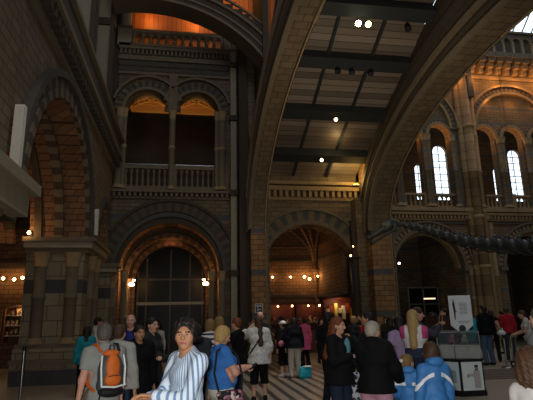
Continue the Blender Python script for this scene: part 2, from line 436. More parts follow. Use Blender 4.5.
# ------------------------------------------------------------------ bay with the glazed screen (wall at Y = 20)
TB = TX(20.)
BX0, BX1 = -3.0, 2.35
C1 = -.64
mb = MB(); arch_wall(mb, TB, BX0, BX1, 0, 6.6, [(C1, 1.95, 0, 3.5, 1.95)], .7, 0, 1); struct(mb.build('wall_back', [STONE_B, BRICK_W]))
mb = MB()
ring(mb, TB, C1, 3.5, 2.25, 2.42, .4, -.14, .02, 44, (0, 1)); ring(mb, TB, C1, 3.5, 2.1, 2.2, .16, -.2, .02, 40, (2,)); ring(mb, TB, C1, 3.5, 2.65, 2.82, .12, -.22, .02, 40, (1,))
ring(mb, TB, C1, 3.5, 1.95, 1.95, .15, -.08, .02, 40, (1,))
struct(mb.build('trim_11', [plain('voussoir_dark', '53483a', .85, 0, .3, 4), DARKST, plain('voussoir_grey', '4b4a45', .85)]))
mb = MB()   # recessed orders in front of the glass
for k, (h, y) in enumerate(((1.72, 21.0), (1.5, 21.9))):
    arch_wall(mb, TX(y), BX0, BX1, 0, 6.6, [(C1, h, 0, 3.3, h)], .3, 0, 0)
    ring(mb, TX(y), C1, 3.3, h, h, .16, -.12, .02, 32, (1, 0)); ring(mb, TX(y), C1, 3.3, h+.22, h+.22, .12, -.08, .02, 32, (1,))
mb.box(C1-1.95, C1+1.95, 20.6, 21, 5.6, 5.7, 0)
struct(mb.build('trim_12', [BRICK_W, DARKST]))
for i, (x, y, r) in enumerate(((-2.75, 19.85, .13), (-2.35, 19.92, .11), (1.42, 19.85, .13), (1.02, 19.92, .11), (-2.35, 20.9, .12), (1.07, 20.9, .12))):
    mb = MB(); shaft(mb, x, y, 0, 3.5 if i < 4 else 3.3, r, 0, 1, .4); struct(mb.build('trim_%d' % (13+i), [MIDST, BUFF]))
# glass screen
t = struct(empty('window_1', (C1, 22.4, 0)))
mb = MB()
for x in (-1.42, -1.05, -.02, .82, 1.38): mb.box(x-.035, x+.035, -.04, .04, 0, 3.3+math.sqrt(max(0, 2.2-x*x))*.95)
for z in (2.35, 3.38): mb.box(-1.45, 1.45, -.04, .04, z-.035, z+.035)
mb.box(-1.45, 1.45, -.05, .05, 2.28, 2.4); mb.build('frame', plain('screen_frame_dark', '3f403d', .6, .2), t)
mb = MB(); mb.box(-1.45, 1.45, -.06, .06, 2.28, 2.4); mb.build('transom', plain('screen_frame', '77786f', .5, .2), t)
mb = MB(); mb.box(-1.45, 1.45, -.01, .01, 0, 4.8); mb.build('pane', plain('dark_glass', '0b0e0f', .35, 0, 0, spec=.15), t)
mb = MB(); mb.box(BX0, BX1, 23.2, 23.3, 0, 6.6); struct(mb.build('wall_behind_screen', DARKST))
# string course, level 2
def dentils(mb, u0, u1, y, z, n, mi=(0, 1), h=.3):
    mb.box(u0, u1, y-.1, y+.1, z, z+h*.25, mi[0]); mb.box(u0, u1, y-.04, y+.1, z+h*.25, z+h*.8, mi[1]); mb.box(u0, u1, y-.26, y+.1, z+h*.8, z+h*1.15, mi[0])
    for i in range(n):
        u = u0+(u1-u0)*(i+.25)/n; mb.box(u, u+(u1-u0)/n*.5, y-.2, y, z+h*.25, z+h*.8, mi[0])
mb = MB(); dentils(mb, BX0, BX1, 20, 6.45, 26); struct(mb.build('trim_19', [MIDST, DARKST]))
balustrade('stone_balustrade', 'dark stone balustrade under the twin gallery arches', TB, -2.85, 1.65, 6.82, 7.88, 20, .07, .1, (-2.75, -.62, 1.55))
mb = MB(); mb.tube([(0, 0, 0), (4.4, 0, 0)], .035, 10); o = mb.build('steel_handrail', STEEL, None, (-2.8, 20.02, 7.93)); tag(o, 'thin bright metal handrail on top of the twin-arch gallery balustrade', 'handrail')
mb = MB(); arch_wall(mb, TB, BX0, BX1, 6.8, 13.0, [(-1.73, .92, 6.8, 10.3, .92), (.36, .92, 6.8, 10.3, .92)], .7, 0, 1, 24); struct(mb.build('wall_back_upper', [STONE_B, BUFF]))
mb = MB()
for c in (-1.73, .36):
    ring(mb, TB, c, 10.3, .92, .92, .13, -.16, .02, 28, (0,)); ring(mb, TB, c, 10.3, 1.05, 1.05, .34, -.06, .02, 28, (1, 2)); ring(mb, TB, c, 10.3, 1.39, 1.5, .1, -.18, .02, 28, (0,), a0=.3, a1=PI-.3)
mb.box(-.86, -.50, 19.86, 20.02, 10.25, 12.0, 0)
struct(mb.build('trim_20', [MIDST, DARKST, STONE_B]))
for i, (x, r) in enumerate(((-2.82, .15), (-.68, .12), (1.42, .15), (-2.62, .09), (1.2, .09))):
    mb = MB(); shaft(mb, x, 19.9 if i != 1 else 19.96, 6.85, 10.32, r, 0, 1, .4, 14)
    mb.lathe((x, 19.9, 8.6), [(r*1.1, 0), (r*1.4, .06), (r*1.1, .12)], 12, 1)
    struct(mb.build('trim_%d' % (21+i), [MIDST, BUFF]))
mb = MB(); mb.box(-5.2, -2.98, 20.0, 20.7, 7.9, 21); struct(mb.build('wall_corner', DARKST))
# gallery room behind, coffered ceiling
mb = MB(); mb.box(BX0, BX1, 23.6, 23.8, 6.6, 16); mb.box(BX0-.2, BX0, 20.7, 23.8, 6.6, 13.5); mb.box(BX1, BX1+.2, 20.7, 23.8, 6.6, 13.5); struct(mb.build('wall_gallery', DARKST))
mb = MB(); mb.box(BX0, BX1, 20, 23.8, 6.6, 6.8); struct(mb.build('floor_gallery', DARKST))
mb = MB(); mb.box(BX0, BX1, 20.7, 23.0, 11.75, 11.85, 0)
for c in (-1.73, .36):
    mb.box(c-1.02, c+1.02, 20.75, 20.9, 11.58, 11.75, 1); mb.box(c-1.02, c+1.02, 22.8, 23.0, 11.5, 11.75, 1)
    for s in (-1, 1): mb.box(c+s*1.0-.06, c+s*1.0+.06, 20.75, 23, 11.55, 11.75, 1)
    for a, b in (((-1, 20.9), (1, 22.8)), ((1, 20.9), (-1, 22.8))): mb.beam((c+a[0], a[1], 11.7), (c+b[0], b[1], 11.7), .1, .1, 1)
    for hs in (.35, .62):
        for s in (-1, 1): mb.box(c-hs, c+hs, 21.85+s*hs-.03, 21.85+s*hs+.03, 11.68, 11.75, 1); mb.box(c+s*hs-.03, c+s*hs+.03, 21.85-hs, 21.85+hs, 11.68, 11.75, 1)
struct(mb.build('ceiling_gallery', [plain('coffer', 'b07a40', .7), plain('coffer_rib', 'c99a58', .6)]))
# frieze, top balustrade, boarded wall
mb = MB(); mb.box(BX0, BX1, 19.9, 20.1, 11.95, 12.08, 1); mb.box(BX0, BX1, 19.86, 20.1, 12.08, 12.55, 0); mb.box(BX0, BX1, 19.75, 20.1, 12.55, 12.68, 1)
for i in range(44): mb.ball((BX0+.06+i*.122, 19.84, 12.3), .05, 2, 6)
dentils(mb, BX0, BX1, 20, 12.75, 30, (1, 2), .4); mb.box(BX0, BX1, 19.7, 20.7, 13.2, 13.3, 1)
struct(mb.build('trim_26', [BLUEST, MIDST, DARKST]))
balustrade('stone_balustrade', 'pale stone balustrade in front of the orange boarded wall at the top', TB, -2.6, 1.6, 13.28, 14.1, 12, .1, .1, (1.62,), PALEST)
for i, x in enumerate((-2.8,)):
    mb = MB(); mb.box(x-.28, x+.28, 19.7, 20.3, 13.2, 14.0, 0); mb.box(x-.33, x+.33, 19.65, 20.35, 14.0, 14.1, 1); mb.lathe((x, 20, 14.1), [(.24, 0), (.22, 1.0), (.3, 1.1), (.4, 1.4), (.4, 1.5)], 16, 0); mb.lathe((x, 20, 15.6), [(.24, 0), (.22, 2.6), (.3, 3)], 16, 0)
    struct(mb.build('trim_27', [PALEST, MIDST]))
mb = MB(); mb.box(-3, 4.6, 21.6, 21.7, 13, 21); struct(mb.build('wall_boarded', PLANK_W))
mb = MB(); mb.box(-3, 3.1, 21.45, 21.6, 14.95, 15.1); struct(mb.build('trim_28', DARKST))
# pilaster strips with rope mouldings between the bays
for i, x in enumerate((1.78, 2.12)):
    mb = MB(); mb.box(x, x+.26, 19.72-.06*i, 20, 0, 14.0, 0)
    for k in range(124): mb.ball((x+.27, 19.7-.06*i, .3+k*.11), .045, 1, 6)
    for z in (3.3, 6.6, 9.9, 12.4): mb.box(x-.05, x+.33, 19.6, 20, z, z+.22, 1)
    struct(mb.build('trim_%d' % (29+i), [PALEST, DARKST]))

mb = MB(); mb.box(2.35, 3.05, 19.75, 20.4, 0, 14.0, 0); mb.box(2.84, 3.08, 17.2, 20, 9.1, 21, 1)
for x in (2.5, 2.78):
    for k in range(105): mb.ball((x, 19.72, .3+k*.13), .05, 2, 6)
struct(mb.build('wall_between_bays', [STONE, DARKST, MIDST]))
# ------------------------------------------------------------------ the two great arches over the hall
def great_arch(name, label, x0, x1, face):
    t = empty(name, ((x0+x1)/2, 18.7, 0)); tag(t, label, 'arch', kind='thing')
    ox, oy = (x0+x1)/2, 18.7
    T = lambda u, d, z: (x0+d-ox, (u if u > 10.5 else 10.5+(u-10.5)*1.7)-oy, z)   # the near half of the span reaches back past the visitor
    w = x1-x0
    cz = lambda Y: 7.65+.417*(20-Y)
    mb = MB(); N = 64
    Y0 = 10.5; a = 8.2; b = 3.8; zs = 5.
    pts = [(Y0+a*math.cos(PI*i/N), zs+b*math.sin(PI*i/N)) for i in range(N+1)]
    for (ya, za), (yb, zb) in zip(pts[:-1], pts[1:]):
        mb.add([T(ya, 0, za), T(yb, 0, zb), T(yb, w, zb), T(ya, w, za)], [(0, 1, 2, 3)], 0)
        ta, tb = max(cz(ya), za+.6), max(cz(yb), zb+.6)
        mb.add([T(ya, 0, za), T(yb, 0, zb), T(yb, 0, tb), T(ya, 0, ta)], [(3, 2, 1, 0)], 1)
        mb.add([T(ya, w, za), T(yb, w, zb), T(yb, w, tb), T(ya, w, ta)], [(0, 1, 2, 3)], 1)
        mb.add([T(ya, 0, ta), T(yb, 0, tb), T(yb, w, tb), T(ya, w, ta)], [(0, 1, 2, 3)], 1)
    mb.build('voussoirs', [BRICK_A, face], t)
    mb = MB()   # mouldings along both edges
    for nm_i, (d0, d1, e, hgt, mi) in enumerate(((-.10, .04, -.02, .1, 0), (-.07, .02, .22, .13, 1), (-.12, .02, .5, .14, 0), (-.07, .02, .85, .12, 1), (-.12, .02, 1.0, .3, 2), (w-.02, w+.06, -.03, .12, 1), (w-.02, w+.05, .3, .12, 1))):
        if nm_i == 5: mb.build('moulding', [MIDST, DARKST, PALEST if x0 < 3 else DARKST], t); mb = MB()
        TT = lambda u, d, z: T(u, d, z)
        ring(mb, TT, Y0, zs, a+e, b+e, hgt, d0, d1, 64, (mi,))
    mb.build('moulding', [MIDST, DARKST, PALEST if x0 < 3 else DARKST], t)
    mb = MB()
    L = 0
    for i in range(560):
        th = PI*i/560; y, z = Y0+a*math.cos(th), zs+b*math.sin(th)
        mb.ball(T(y, w+.02, z), .045 if y > 10.5 else .06, 0, 6)
    mb.build('rope_moulding', [BUFF], t)
    mb = MB()
    for (y0, y1) in ((18.7, 19.7), (1.2, 2.3)):
        mb = MB(); p, q = T(y0, 0, 0), T(y1, w, zs); mb.box(p[0], q[0], p[1], q[1], 0, zs, 0)
        p, q = T(y0-.14, -.14, 0), T(y1, w+.14, 0); mb.box(p[0], q[0], p[1], q[1], 0, .8, 1); mb.box(p[0]-.05, q[0]+.05, p[1]-.05, q[1], .8, .92, 1)
        if y0 > 10: p, q = T(18.7, 0, 0), T(19.7, w, 0); mb.box(p[0], q[0], p[1], q[1], zs, 9.0, 0)
        mb.build('pier', [STONE_P, MIDST], t)
    mb = MB()
    for k in range(48): mb.ball(T(18.68, w+.03, .95+k*.085), .04, 0, 6)
    mb.build('rope_moulding', [BUFF], t)
    return t
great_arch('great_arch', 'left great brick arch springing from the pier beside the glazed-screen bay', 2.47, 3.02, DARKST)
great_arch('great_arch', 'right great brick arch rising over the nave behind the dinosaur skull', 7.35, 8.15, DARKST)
# stepped responds beside the piers
mb = MB()
for x0, x1, y, z1, mi in ((2.1, 2.47, 19.3, 13.6, 0), (3.02, 3.3, 19.4, 6.6, 1), (7.0, 7.35, 19.35, 6.5, 1), (6.85, 7.0, 19.6, 5.6, 0), (8.15, 8.5, 19.3, 14, 1), (8.5, 8.8, 19.9, 14, 0), (8.15, 8.9, 20.0, 16, 1)):
    mb.box(x0, x1, y, 23.4 if x0 > 8 else 20.1, 0, z1, mi)
struct(mb.build('trim_31', [DARKST, STONE]))
# dark flying arch with stepped top
def steptop(u):
    return 15.0-math.floor((u+3)/.33)*.2-.2 if u > .2 else 15.0
mb = MB()
R = 5.75; cx, cz0 = -1.7, 8.1
n = 60
for i in range(n):
    ua = -3.0+(5.84)*i/n; ub = -3.0+5.84*(i+1)/n
    za = cz0+math.sqrt(max(.01, R*R-(ua-cx)**2)); zb = cz0+math.sqrt(max(.01, R*R-(ub-cx)**2))
    k = math.floor(((ua+ub)/2+3)/.36); zt = max(16.35-k*.2, za+.2)
    for y in (17.4, 18.3): mb.add([(ua, y, za), (ub, y, zb), (ub, y, zt), (ua, y, zt)], [(0, 1, 2, 3)], 0)
    mb.add([(ua, 17.4, za), (ub, 17.4, zb), (ub, 18.3, zb), (ua, 18.3, za)], [(0, 1, 2, 3)], 1)
    mb.add([(ua, 17.4, zt), (ub, 17.4, zt), (ub, 18.3, zt), (ua, 18.3, zt)], [(0, 1, 2, 3)], 0)
TF = TX(17.4)
for e, hgt, d in ((0, .1, -.1), (.3, .08, -.06), (.62, .1, -.12), (1.0, .08, -.06)):
    ring(mb, TF, cx, cz0, R+e, R+e, hgt, d, .02, 50, (1,), a0=math.acos(min(1, 4.52/(R+e))), a1=math.acos(-1.3/R))
o = mb.build('flying_arch', [DARKST, MIDST]); tag(o, 'dark stepped flying arch crossing in front of the top gallery', 'arch')

# ------------------------------------------------------------------ boarded ceiling between the great arches
cz = lambda Y: 7.65+.417*(20-Y)
mb = MB(); ys = [20.1, 6.0]
mb.add([(3.03, ys[0], cz(ys[0])), (7.34, ys[0], cz(ys[0])), (7.34, ys[1], cz(ys[1])), (3.03, ys[1], cz(ys[1]))], [(0, 1, 2, 3)], 0)
mb.add([(3.03, ys[0], cz(ys[0])+.2), (7.34, ys[0], cz(ys[0])+.2), (7.34, ys[1], cz(ys[1])+.2), (3.03, ys[1], cz(ys[1])+.2)], [(0, 1, 2, 3)], 0)
struct(mb.build('ceiling', PLANK_C))
for i, Y in enumerate((18.5, 16.3, 14.15, 12.35, 10.4)):
    mb = MB(); z = cz(Y)-.16; mb.box(-2.12, 2.12, -.17, .17, -.22, .15)
    mb.box(-2.12, 2.12, -.22, .22, -.28, -.2)
    for k in range(26): mb.box(-2.1+k*.16, -2.02+k*.16, .14, .18, -.2, -.1)
    o = mb.build('ceiling_beam', WOODB, None, (5.185, Y, z)); o.rotation_euler.x = -math.atan(.417)
    tag(o, ['dark timber ceiling beam nearest the dentil course, lowest of five', 'dark timber ceiling beam carrying the lit small spotlight, second from the bottom', 'dark timber ceiling beam with three unlit spotlights hanging below', 'dark timber ceiling beam carrying the two bright spotlights', 'topmost dark timber ceiling beam at the picture top edge'][i], 'beam', 'ceiling beams', 'thing')
for i, x in enumerate((4.5, 6.0)):
    mb = MB(); mb.beam((x, 20, cz(20)-.04), (x, 6, cz(6)-.04), .1, .1)
    o = mb.build('ceiling_rib', WOODB); tag(o, ['left long thin rib crossing the ceiling boards', 'right long thin rib crossing the ceiling boards'][i], 'rib', 'ceiling ribs', 'thing')
def spot(x, Y, lit, label, aim=None, dz=.5):
    t = empty('spotlight', (x, Y, cz(Y)-dz+.25)); tag(t, label, 'spotlight', 'ceiling spotlights')
    d = Vector(aim or (0, -.5, -1)).normalized()
    mb = MB(); mb.tube([(0, 0, .2), (0, 0, 0)], .015, 6); mb.build('stem', BLACK, t)
    mb = MB(); mb.tube([tuple(-d*.13), tuple(-d*.05), tuple(d*.12)], [.05, .09, .105], 14); ho = mb.build('housing', BLACK, t)
    mb = MB(); mb.tube([tuple(d*.12), tuple(d*.135)], [.09, .085], 14); t.scale = (.75,)*3 if dz == .72 and Y > 15 else (1, 1, 1); mb.build('lens', lit or plain('unlit_lens', '2a2a30', .1), ho)
    return t
spot(5.0, 12.6, LAMPW, 'left of the two bright ceiling spotlights', (-.25, -1.2, -1), .72); spot(5.3, 12.6, LAMPY, 'right of the two bright spotlights, slightly greenish', (-.1, -1.2, -1), .72)
for x, l in ((4.82, 'left'), (5.3, 'middle'), (5.95, 'right')): spot(x, 14.2, None, 'unlit black ceiling spotlight, %s one of the three in a row' % l, (0, -.3, -1), .75)
spot(6.6, 12.6, None, 'unlit black ceiling spotlight on the high beam near the right arch', (0, -.3, -1), .72)
spot(5.35, 16.3, plain('dim_spot', 'ffd59a', emit=9, noise=0), 'small spotlight throwing light on the boards above the middle beam', (-.2, -.9, -.7), .72)
spot(5.35, 18.4, plain('dim_spot', 'ffd59a'), 'lowest small spotlight close to the dentil course', (-.2, -.9, -.7), .72)

# ------------------------------------------------------------------ vaulted bay between the great piers
C2 = 5.1
mb = MB(); arch_wall(mb, TB, 3.03, 7.34, 0, 7.7, [(C2, 1.95, 0, 3.5, 1.95)], .8, 0, 1); struct(mb.build('wall_vestibule', [STONE, BRICK_W]))
mb = MB()
ring(mb, TB, C2, 3.5, 2.13, 2.13, .42, -.1, .02, 30, (0, 1)); ring(mb, TB, C2, 3.5, 2.55, 2.55, .12, -.18, .02, 40, (2,)); ring(mb, TB, C2, 3.5, 1.95, 1.95, .18, -.16, .02, 40, (2,))
struct(mb.build('trim_32', [MIDST, plain('voussoir_slate', '4a4a46', .85), MIDST]))
mb = MB(); dentils(mb, 3.02, 7.35, 20, 6.5, 17, (0, 1), .5); mb.box(3.02, 7.35, 19.7, 20, 7.15, 7.3, 0); struct(mb.build('trim_33', [BUFF, DARKST]))
mb = MB(); mb.box(2.8, 6.75, 25, 25.2, 0, 6.6, 0); mb.box(2.6, 2.8, 20.8, 25, 0, 6.6, 0); mb.box(6.75, 6.95, 20.8, 25.2, 2.6, 6.6, 0); mb.box(6.75, 9.2, 25, 25.2, 0, 2.65, 0)
for z, h, mi in ((2.62, .14, 2), (4.45, .1, 1), (5.2, .1, 1)):
    mb.box(2.8, 6.75, 24.9, 25, z, z+h, mi); mb.box(6.65, 6.75, 20.8, 25, z, z+h, mi)
for k in range(40):
    x = 2.85+k*.098; mb.add([(x, 24.93, 4.58), (x+.09, 24.93, 4.58), (x+.045, 24.93, 4.78)], [(0, 1, 2)], 1); mb.add([(x, 24.93, 5.12), (x+.09, 24.93, 5.12), (x+.045, 24.93, 4.92)], [(0, 2, 1)], 1)
struct(mb.build('wall_vestibule_back', [BRICK_W, DARKST, BLUEST]))
mb = MB(); mb.box(2.6, 7, 20.8, 25.2, 6.6, 6.75); struct(mb.build('ceiling_vestibule', BRICK_W))
mb = MB()   # groin ribs gathering on the corner corbel
cc = (6.6, 24.85, 4.0)
for tx, ty in ((2.9, 24.85), (6.6, 21.0), (3.4, 21.0), (4.9, 21.2)):
    pts = []
    for k in range(13):
        s = k/12; a = s*PI/2
        x = cc[0]+(tx-cc[0])*(1-math.cos(a))*.75; y = cc[1]+(ty-cc[1])*(1-math.cos(a))*.75; z = 4.0+2.5*math.sin(a)
        pts.append((x, y, z))
    mb.tube(pts, .075, 8)
mb.lathe((6.6, 24.8, 3.5), [(.04, 0), (.1, .15), (.12, .3), (.2, .45), (.2, .52)], 12, 0)
mb.tube([(6.6, 24.85, 0), (6.6, 24.85, 3.6)], .07, 10)
struct(mb.build('trim_34', [BRICK_W]))
def sconce(x, y, z, label, group='vestibule wall lamps', e=5, r=.05, col=(1, .55, .2), mat=None, off=(0, -.12, 0)):
    t = empty('wall_lamp', (x, y, z)); tag(t, label, 'lamp', group)
    mb = MB(); mb.box(-.05, .05, -.02, .0, -.08, .08); mb.tube([(0, -.02, 0), (0, -.1, .02)], .015, 6); mb.build('bracket', IRON, t)
    mb = MB(); mb.ball((0, -.14, .03), r); mb.build('bulb', mat or LAMP, t)
    light('POINT', (x+off[0], y+off[1]-.22, z+off[2]+.02), e, col, .04)
    return t
for x, z, l, y, e in ((4.35, 3.62, 'small lamp at the left end of the row on the vaulted bay wall', 25, 4), (5.29, 3.62, 'second small lamp from the left on the vaulted bay wall', 25, 4),
                (6.0, 3.62, 'brightest round lamp left of the corner rib', 24.95, 10), (6.25, 3.5, 'low round lamp right against the corner rib', 24.9, 6), (6.62, 3.62, 'small lamp just right of the corner rib', 24.6, 3)):
    sconce(x, y, z, l, e=e*.8, r=.065 if e > 5 else .045)
# shop counter and lit cases
ORW = plain('orange_lacquer', '6b2f1a', .5)
for i, (x0, x1, l) in enumerate(((3.7, 5.35, 'left lit display case with dim red goods above the shop counter'), (5.42, 6.72, 'right lit display case with a white lamp above the shop counter'))):
    t = empty('display_case', (x0, 24.4, 1.35)); tag(t, l, 'display case', 'lit display cases')
    w = x1-x0
    mb = MB(); mb.box(0, w, .5, .55, 0, .9); mb.box(0, .05, 0, .5, 0, .9); mb.box(w-.05, w, 0, .5, 0, .9); mb.box(0, w, 0, .55, -.05, 0); mb.box(0, w, 0, .55, .9, .98); mb.build('cabinet', ORW, t)
    for k in range(4): mb = MB(); h = .2+.08*((k*5+i) % 3); mb.lathe((.25+k*(w-.4)/3.4, .3, 0), [(.1, 0), (.14, h*.5), (.06, h*.8), (.08, h)], 10); mb.build('goods', blotchy('goods', 'c9b48a', '6b3c28', 9), t)
    mb = MB(); mb.ball((w*.5, .1, .84), .035); mb.ball((w*.93, .05, .84), .04); mb.build('bulb', LAMP, t)
    light('POINT', (x0+w*.5, 24.45, 2.0), 1.4, (1, .45, .2), .03)
t = empty('display_case', (6.95, 24.4, 1.5)); tag(t, 'brightest shop case of red yellow and white goods beside the right pier', 'display case', 'lit display cases')
mb = MB(); mb.box(0, 1.6, .5, .55, 0, 1.0); mb.box(0, 1.6, 0, .55, -.05, 0); mb.box(0, 1.6, 0, .55, 1.0, 1.08); mb.build('cabinet', ORW, t)
for k in range(7):
    mb = MB(); mb.box(.08+k*.21, .24+k*.21, .2, .4, .0+(k % 2)*.3, .55+(k % 3)*.12); mb.build('goods', plain('goods%d' % (k % 4), ['e8dcc0', 'b5482c', 'd9c25a', 'e0c8a0'][k % 4]), t)
light('POINT', (7.6, 24.35, 2.35), 9, (1, .72, .42), .04)
t = empty('shop_counter', (3.6, 23.6, 0)); tag(t, 'long red-brown shop counter below the lit display cases', 'counter')
mb = MB(); mb.box(0, 4.4, 0, .7, 0, 1.1); mb.build('body', plain('counter_red', '5e3324', .5), t)
mb = MB(); mb.box(-.05, 4.45, -.05, .75, 1.1, 1.16); mb.build('worktop', plain('counter_top', '4a2618', .3), t)
for k in range(5): mb = MB(); mb.box(.08+k*.87, .8+k*.87, -.025, 0, .12, 1.0); mb.build('panel', plain('counter_panel', '6b3c27', .5), t)

# ------------------------------------------------------------------ nave wall (Y = 23)
TN = TX(23.)
CS = (12.0, 18.0, 24.0)
mb = MB(); arch_wall(mb, TN, 8.8, 27, 0, 6.9, [(c, 1.85, 0, 3.9, 1.85) for c in CS], 1.0, 0, 0); struct(mb.build('wall_nave', [STONE_N]))
mb = MB()
for c in CS:
    ring(mb, TN, c, 3.9, 1.85, 1.85, .16, -.12, .02, 40, (1,)); ring(mb, TN, c, 3.9, 2.01, 2.01, .26, -.05, .02, 56, (0, 2)); ring(mb, TN, c, 3.9, 2.27, 2.27, .1, -.16, .02, 40, (1,))
    ring(mb, TN, c, 3.9, 1.7, 1.7, .15, .3, .6, 40, (0,))
    for s in (-1, 1): mb.box(c+s*2.0-.2, c+s*2.0+.2, 22.85, 23.05, 3.75, 3.95, 1)
struct(mb.build('trim_35', [BUFF, MIDST, BLUEST]))
mb = MB()
dentils(mb, 8.8, 27, 23, 6.3, 90, (0, 1), .34); mb.box(8.8, 27, 22.9, 23, 6.12, 6.2, 2); mb.box(8.8, 27, 22.7, 23.9, 6.75, 6.95, 0)
struct(mb.build('trim_36', [BUFF, DARKST, BLUEST]))
n_t = 37
for c in (8.95, 14.85, 21.0):
    mb = MB()
    for x, y, r, z1, mi in ((c-.05, 22.75, .26, 17, 0), (c-.42, 22.86, .15, 17, 0), (c+.36, 22.86, .15, 17, 1), (c-.7, 22.95, .11, 3.9, 0), (c+.68, 22.95, .13, 6.2, 1)):
        shaft(mb, x, y, .8, z1, r, mi, 1, .4)
    mb.box(c-.9, c+.9, 22.4, 23.1, 0, .8, 1)
    for z in (3.8, 6.35, 11.3, 14.3): mb.lathe((c-.05, 22.75, z), [(.27, 0), (.34, .08), (.34, .14), (.27, .22)], 14, 1); mb.box(c-.62, c+.56, 22.72, 23.05, z, z+.2, 1)
    if c > 10: mb.box(c+.12, c+.42, 22.5, 22.75, 13.1, 16.6, 2)
    struct(mb.build('trim_%d' % n_t, [brick('shaft_brick', '927a58', '756046', '4c4032', bw=3, bh=.5), BUFF, BLUEST])); n_t += 1
# ground floor rooms
mb = MB(); mb.box(8.8, 27, 29, 29.2, 0, 6.9); mb.box(8.7, 8.9, 24, 29, 0, 6.9)
for x in (14.5, 20.6): mb.box(x, x+.6, 24, 29, 0, 6.9)
struct(mb.build('wall_nave_inner', STONE_B))
t = empty('glass_screen', (12.6, 27.0, 0)); tag(t, 'pale framed glass screen standing in the dark nave arch', 'screen')
mb = MB()
for x in (0, .9, 1.8): mb.box(x-.04, x+.04, -.04, .04, 0, 3.2)
mb.box(0, 1.8, -.04, .04, 3.12, 3.2); mb.box(0, 1.8, -.04, .04, 2.2, 2.26); mb.build('frame', plain('screen_frame', '8a8b86'), t)
mb = MB(); mb.box(0, 1.8, -.01, .01, 0, 3.2); mb.build('pane', plain('dark_glass', '0b0e0f'), t)
mb = MB(); mb.box(.9, 1.6, -.06, -.04, 2.5, 2.56); mb.build('light_strip', plain('strip_lamp', 'ffd9a0', emit=2.5, noise=0), t)
t = empty('hanging_lamp', (11.75, 26, 4.45)); tag(t, 'small white lamp hanging inside the dark nave arch', 'lamp')
mb = MB(); mb.tube([(0, 0, .1), (0, 0, 2.4)], .012, 6); mb.build('cord', BLACK, t)
mb = MB(); mb.ball((0, 0, 0), .06); mb.build('bulb', plain('white_bulb', 'ffe2b8', emit=14, noise=0), t); light('POINT', (11.75, 25.7, 4.35), 3, (1, .8, .55), .05)
# gallery level
mb = MB(); mb.box(8.8, 27, 23, 27, 6.7, 6.92); struct(mb.build('floor_nave_gallery', DARKST))
ops = []
for b0 in (9.0, 15.0, 21.0):
    ops += [(b0+.88, .6, 6.92, 10.9, .64), (b0+2.53, .6, 6.92, 10.9, .64), (b0+4.2, .6, 6.92, 10.9, .64)]
mb = MB(); arch_wall(mb, TN, 8.8, 27, 6.92, 14.4, ops, .4, 0, 1, 16); struct(mb.build('wall_nave_gallery', [STONE_N, STONE_N]))
mb = MB()
for (c, h, a, z, r_) in ops:
    ring(mb, TN, c, z, h, r_, .16, -.12, .02, 24, (0,)); ring(mb, TN, c, z, h+.16, r_+.16, .12, -.05, .02, 24, (1, 2))
for c in (11.6, 17.6, 23.6):
    ring(mb, TN, c, 11.3, 2.2, 2.2, .14, -.22, .02, 40, (0,)); ring(mb, TN, c, 11.3, 2.34, 2.34, .3, -.12, .02, 60, (1, 2)); ring(mb, TN, c, 11.3, 2.64, 2.64, .12, -.24, .02, 40, (0,))
struct(mb.build('trim_41', [BUFF, MIDST, BLUEST]))
n_t = 42
for b0 in (9.0, 15.0, 21.0):
    mb = MB()
    for x in (b0+.2, b0+1.62, b0+1.8, b0+3.27, b0+3.46, b0+4.88):
        shaft(mb, x, 22.85, 7.0, 10.92, .13, 0, 1, .36, 12)
    struct(mb.build('trim_%d' % n_t, [STONE_N, BUFF])); n_t += 1
for i, (a, b) in enumerate(((9.0, 14.0), (15.6, 20.3), (21.7, 26))):
    balustrade('stone_balustrade', ['nave gallery balustrade behind the neck of the skeleton, left of the column cluster', 'nave gallery balustrade right of the tall column cluster, at the picture edge', 'nave gallery balustrade farthest along the wall'][i], TN, a, b, 6.95, 7.75, 20, .07, .15, (a+1.55, a+3.2), BUFF)
wins = ((14.0, .3, 8.4, 10.6), (15.45, .46, 8.4, 11.9), (19.2, .26, 8.4, 10.5), (20.55, .44, 8.4, 11.8))
mb = MB(); arch_wall(mb, TX(27), 8.8, 29, 6.9, 17.5, [(c, h, a, b-h, h) for c, h, a, b in wins], .4, 0, 0); struct(mb.build('wall_nave_outer', [STONE_B]))
for i, (c, h, a, b) in enumerate(wins):
    t = struct(empty('window_%d' % (2+i), (c, 27.2, a)))
    mb = MB(); n = 12
    pts = [(h*math.cos(PI*k/n), .0, b-h-a+h*math.sin(PI*k/n)) for k in range(n+1)]
    mb.add([(-h, 0, 0), (h, 0, 0)]+pts, [tuple(range(n+3))]); mb.build('pane', PANE, t)
    mb = MB()
    for k in range(1, int((b-a)/.42)): mb.box(-h, h, -.05, -.01, k*.42-.02, k*.42+.02)
    mb.box(-.02, .02, -.05, -.01, 0, b-a); mb.build('frame', IRON, t)
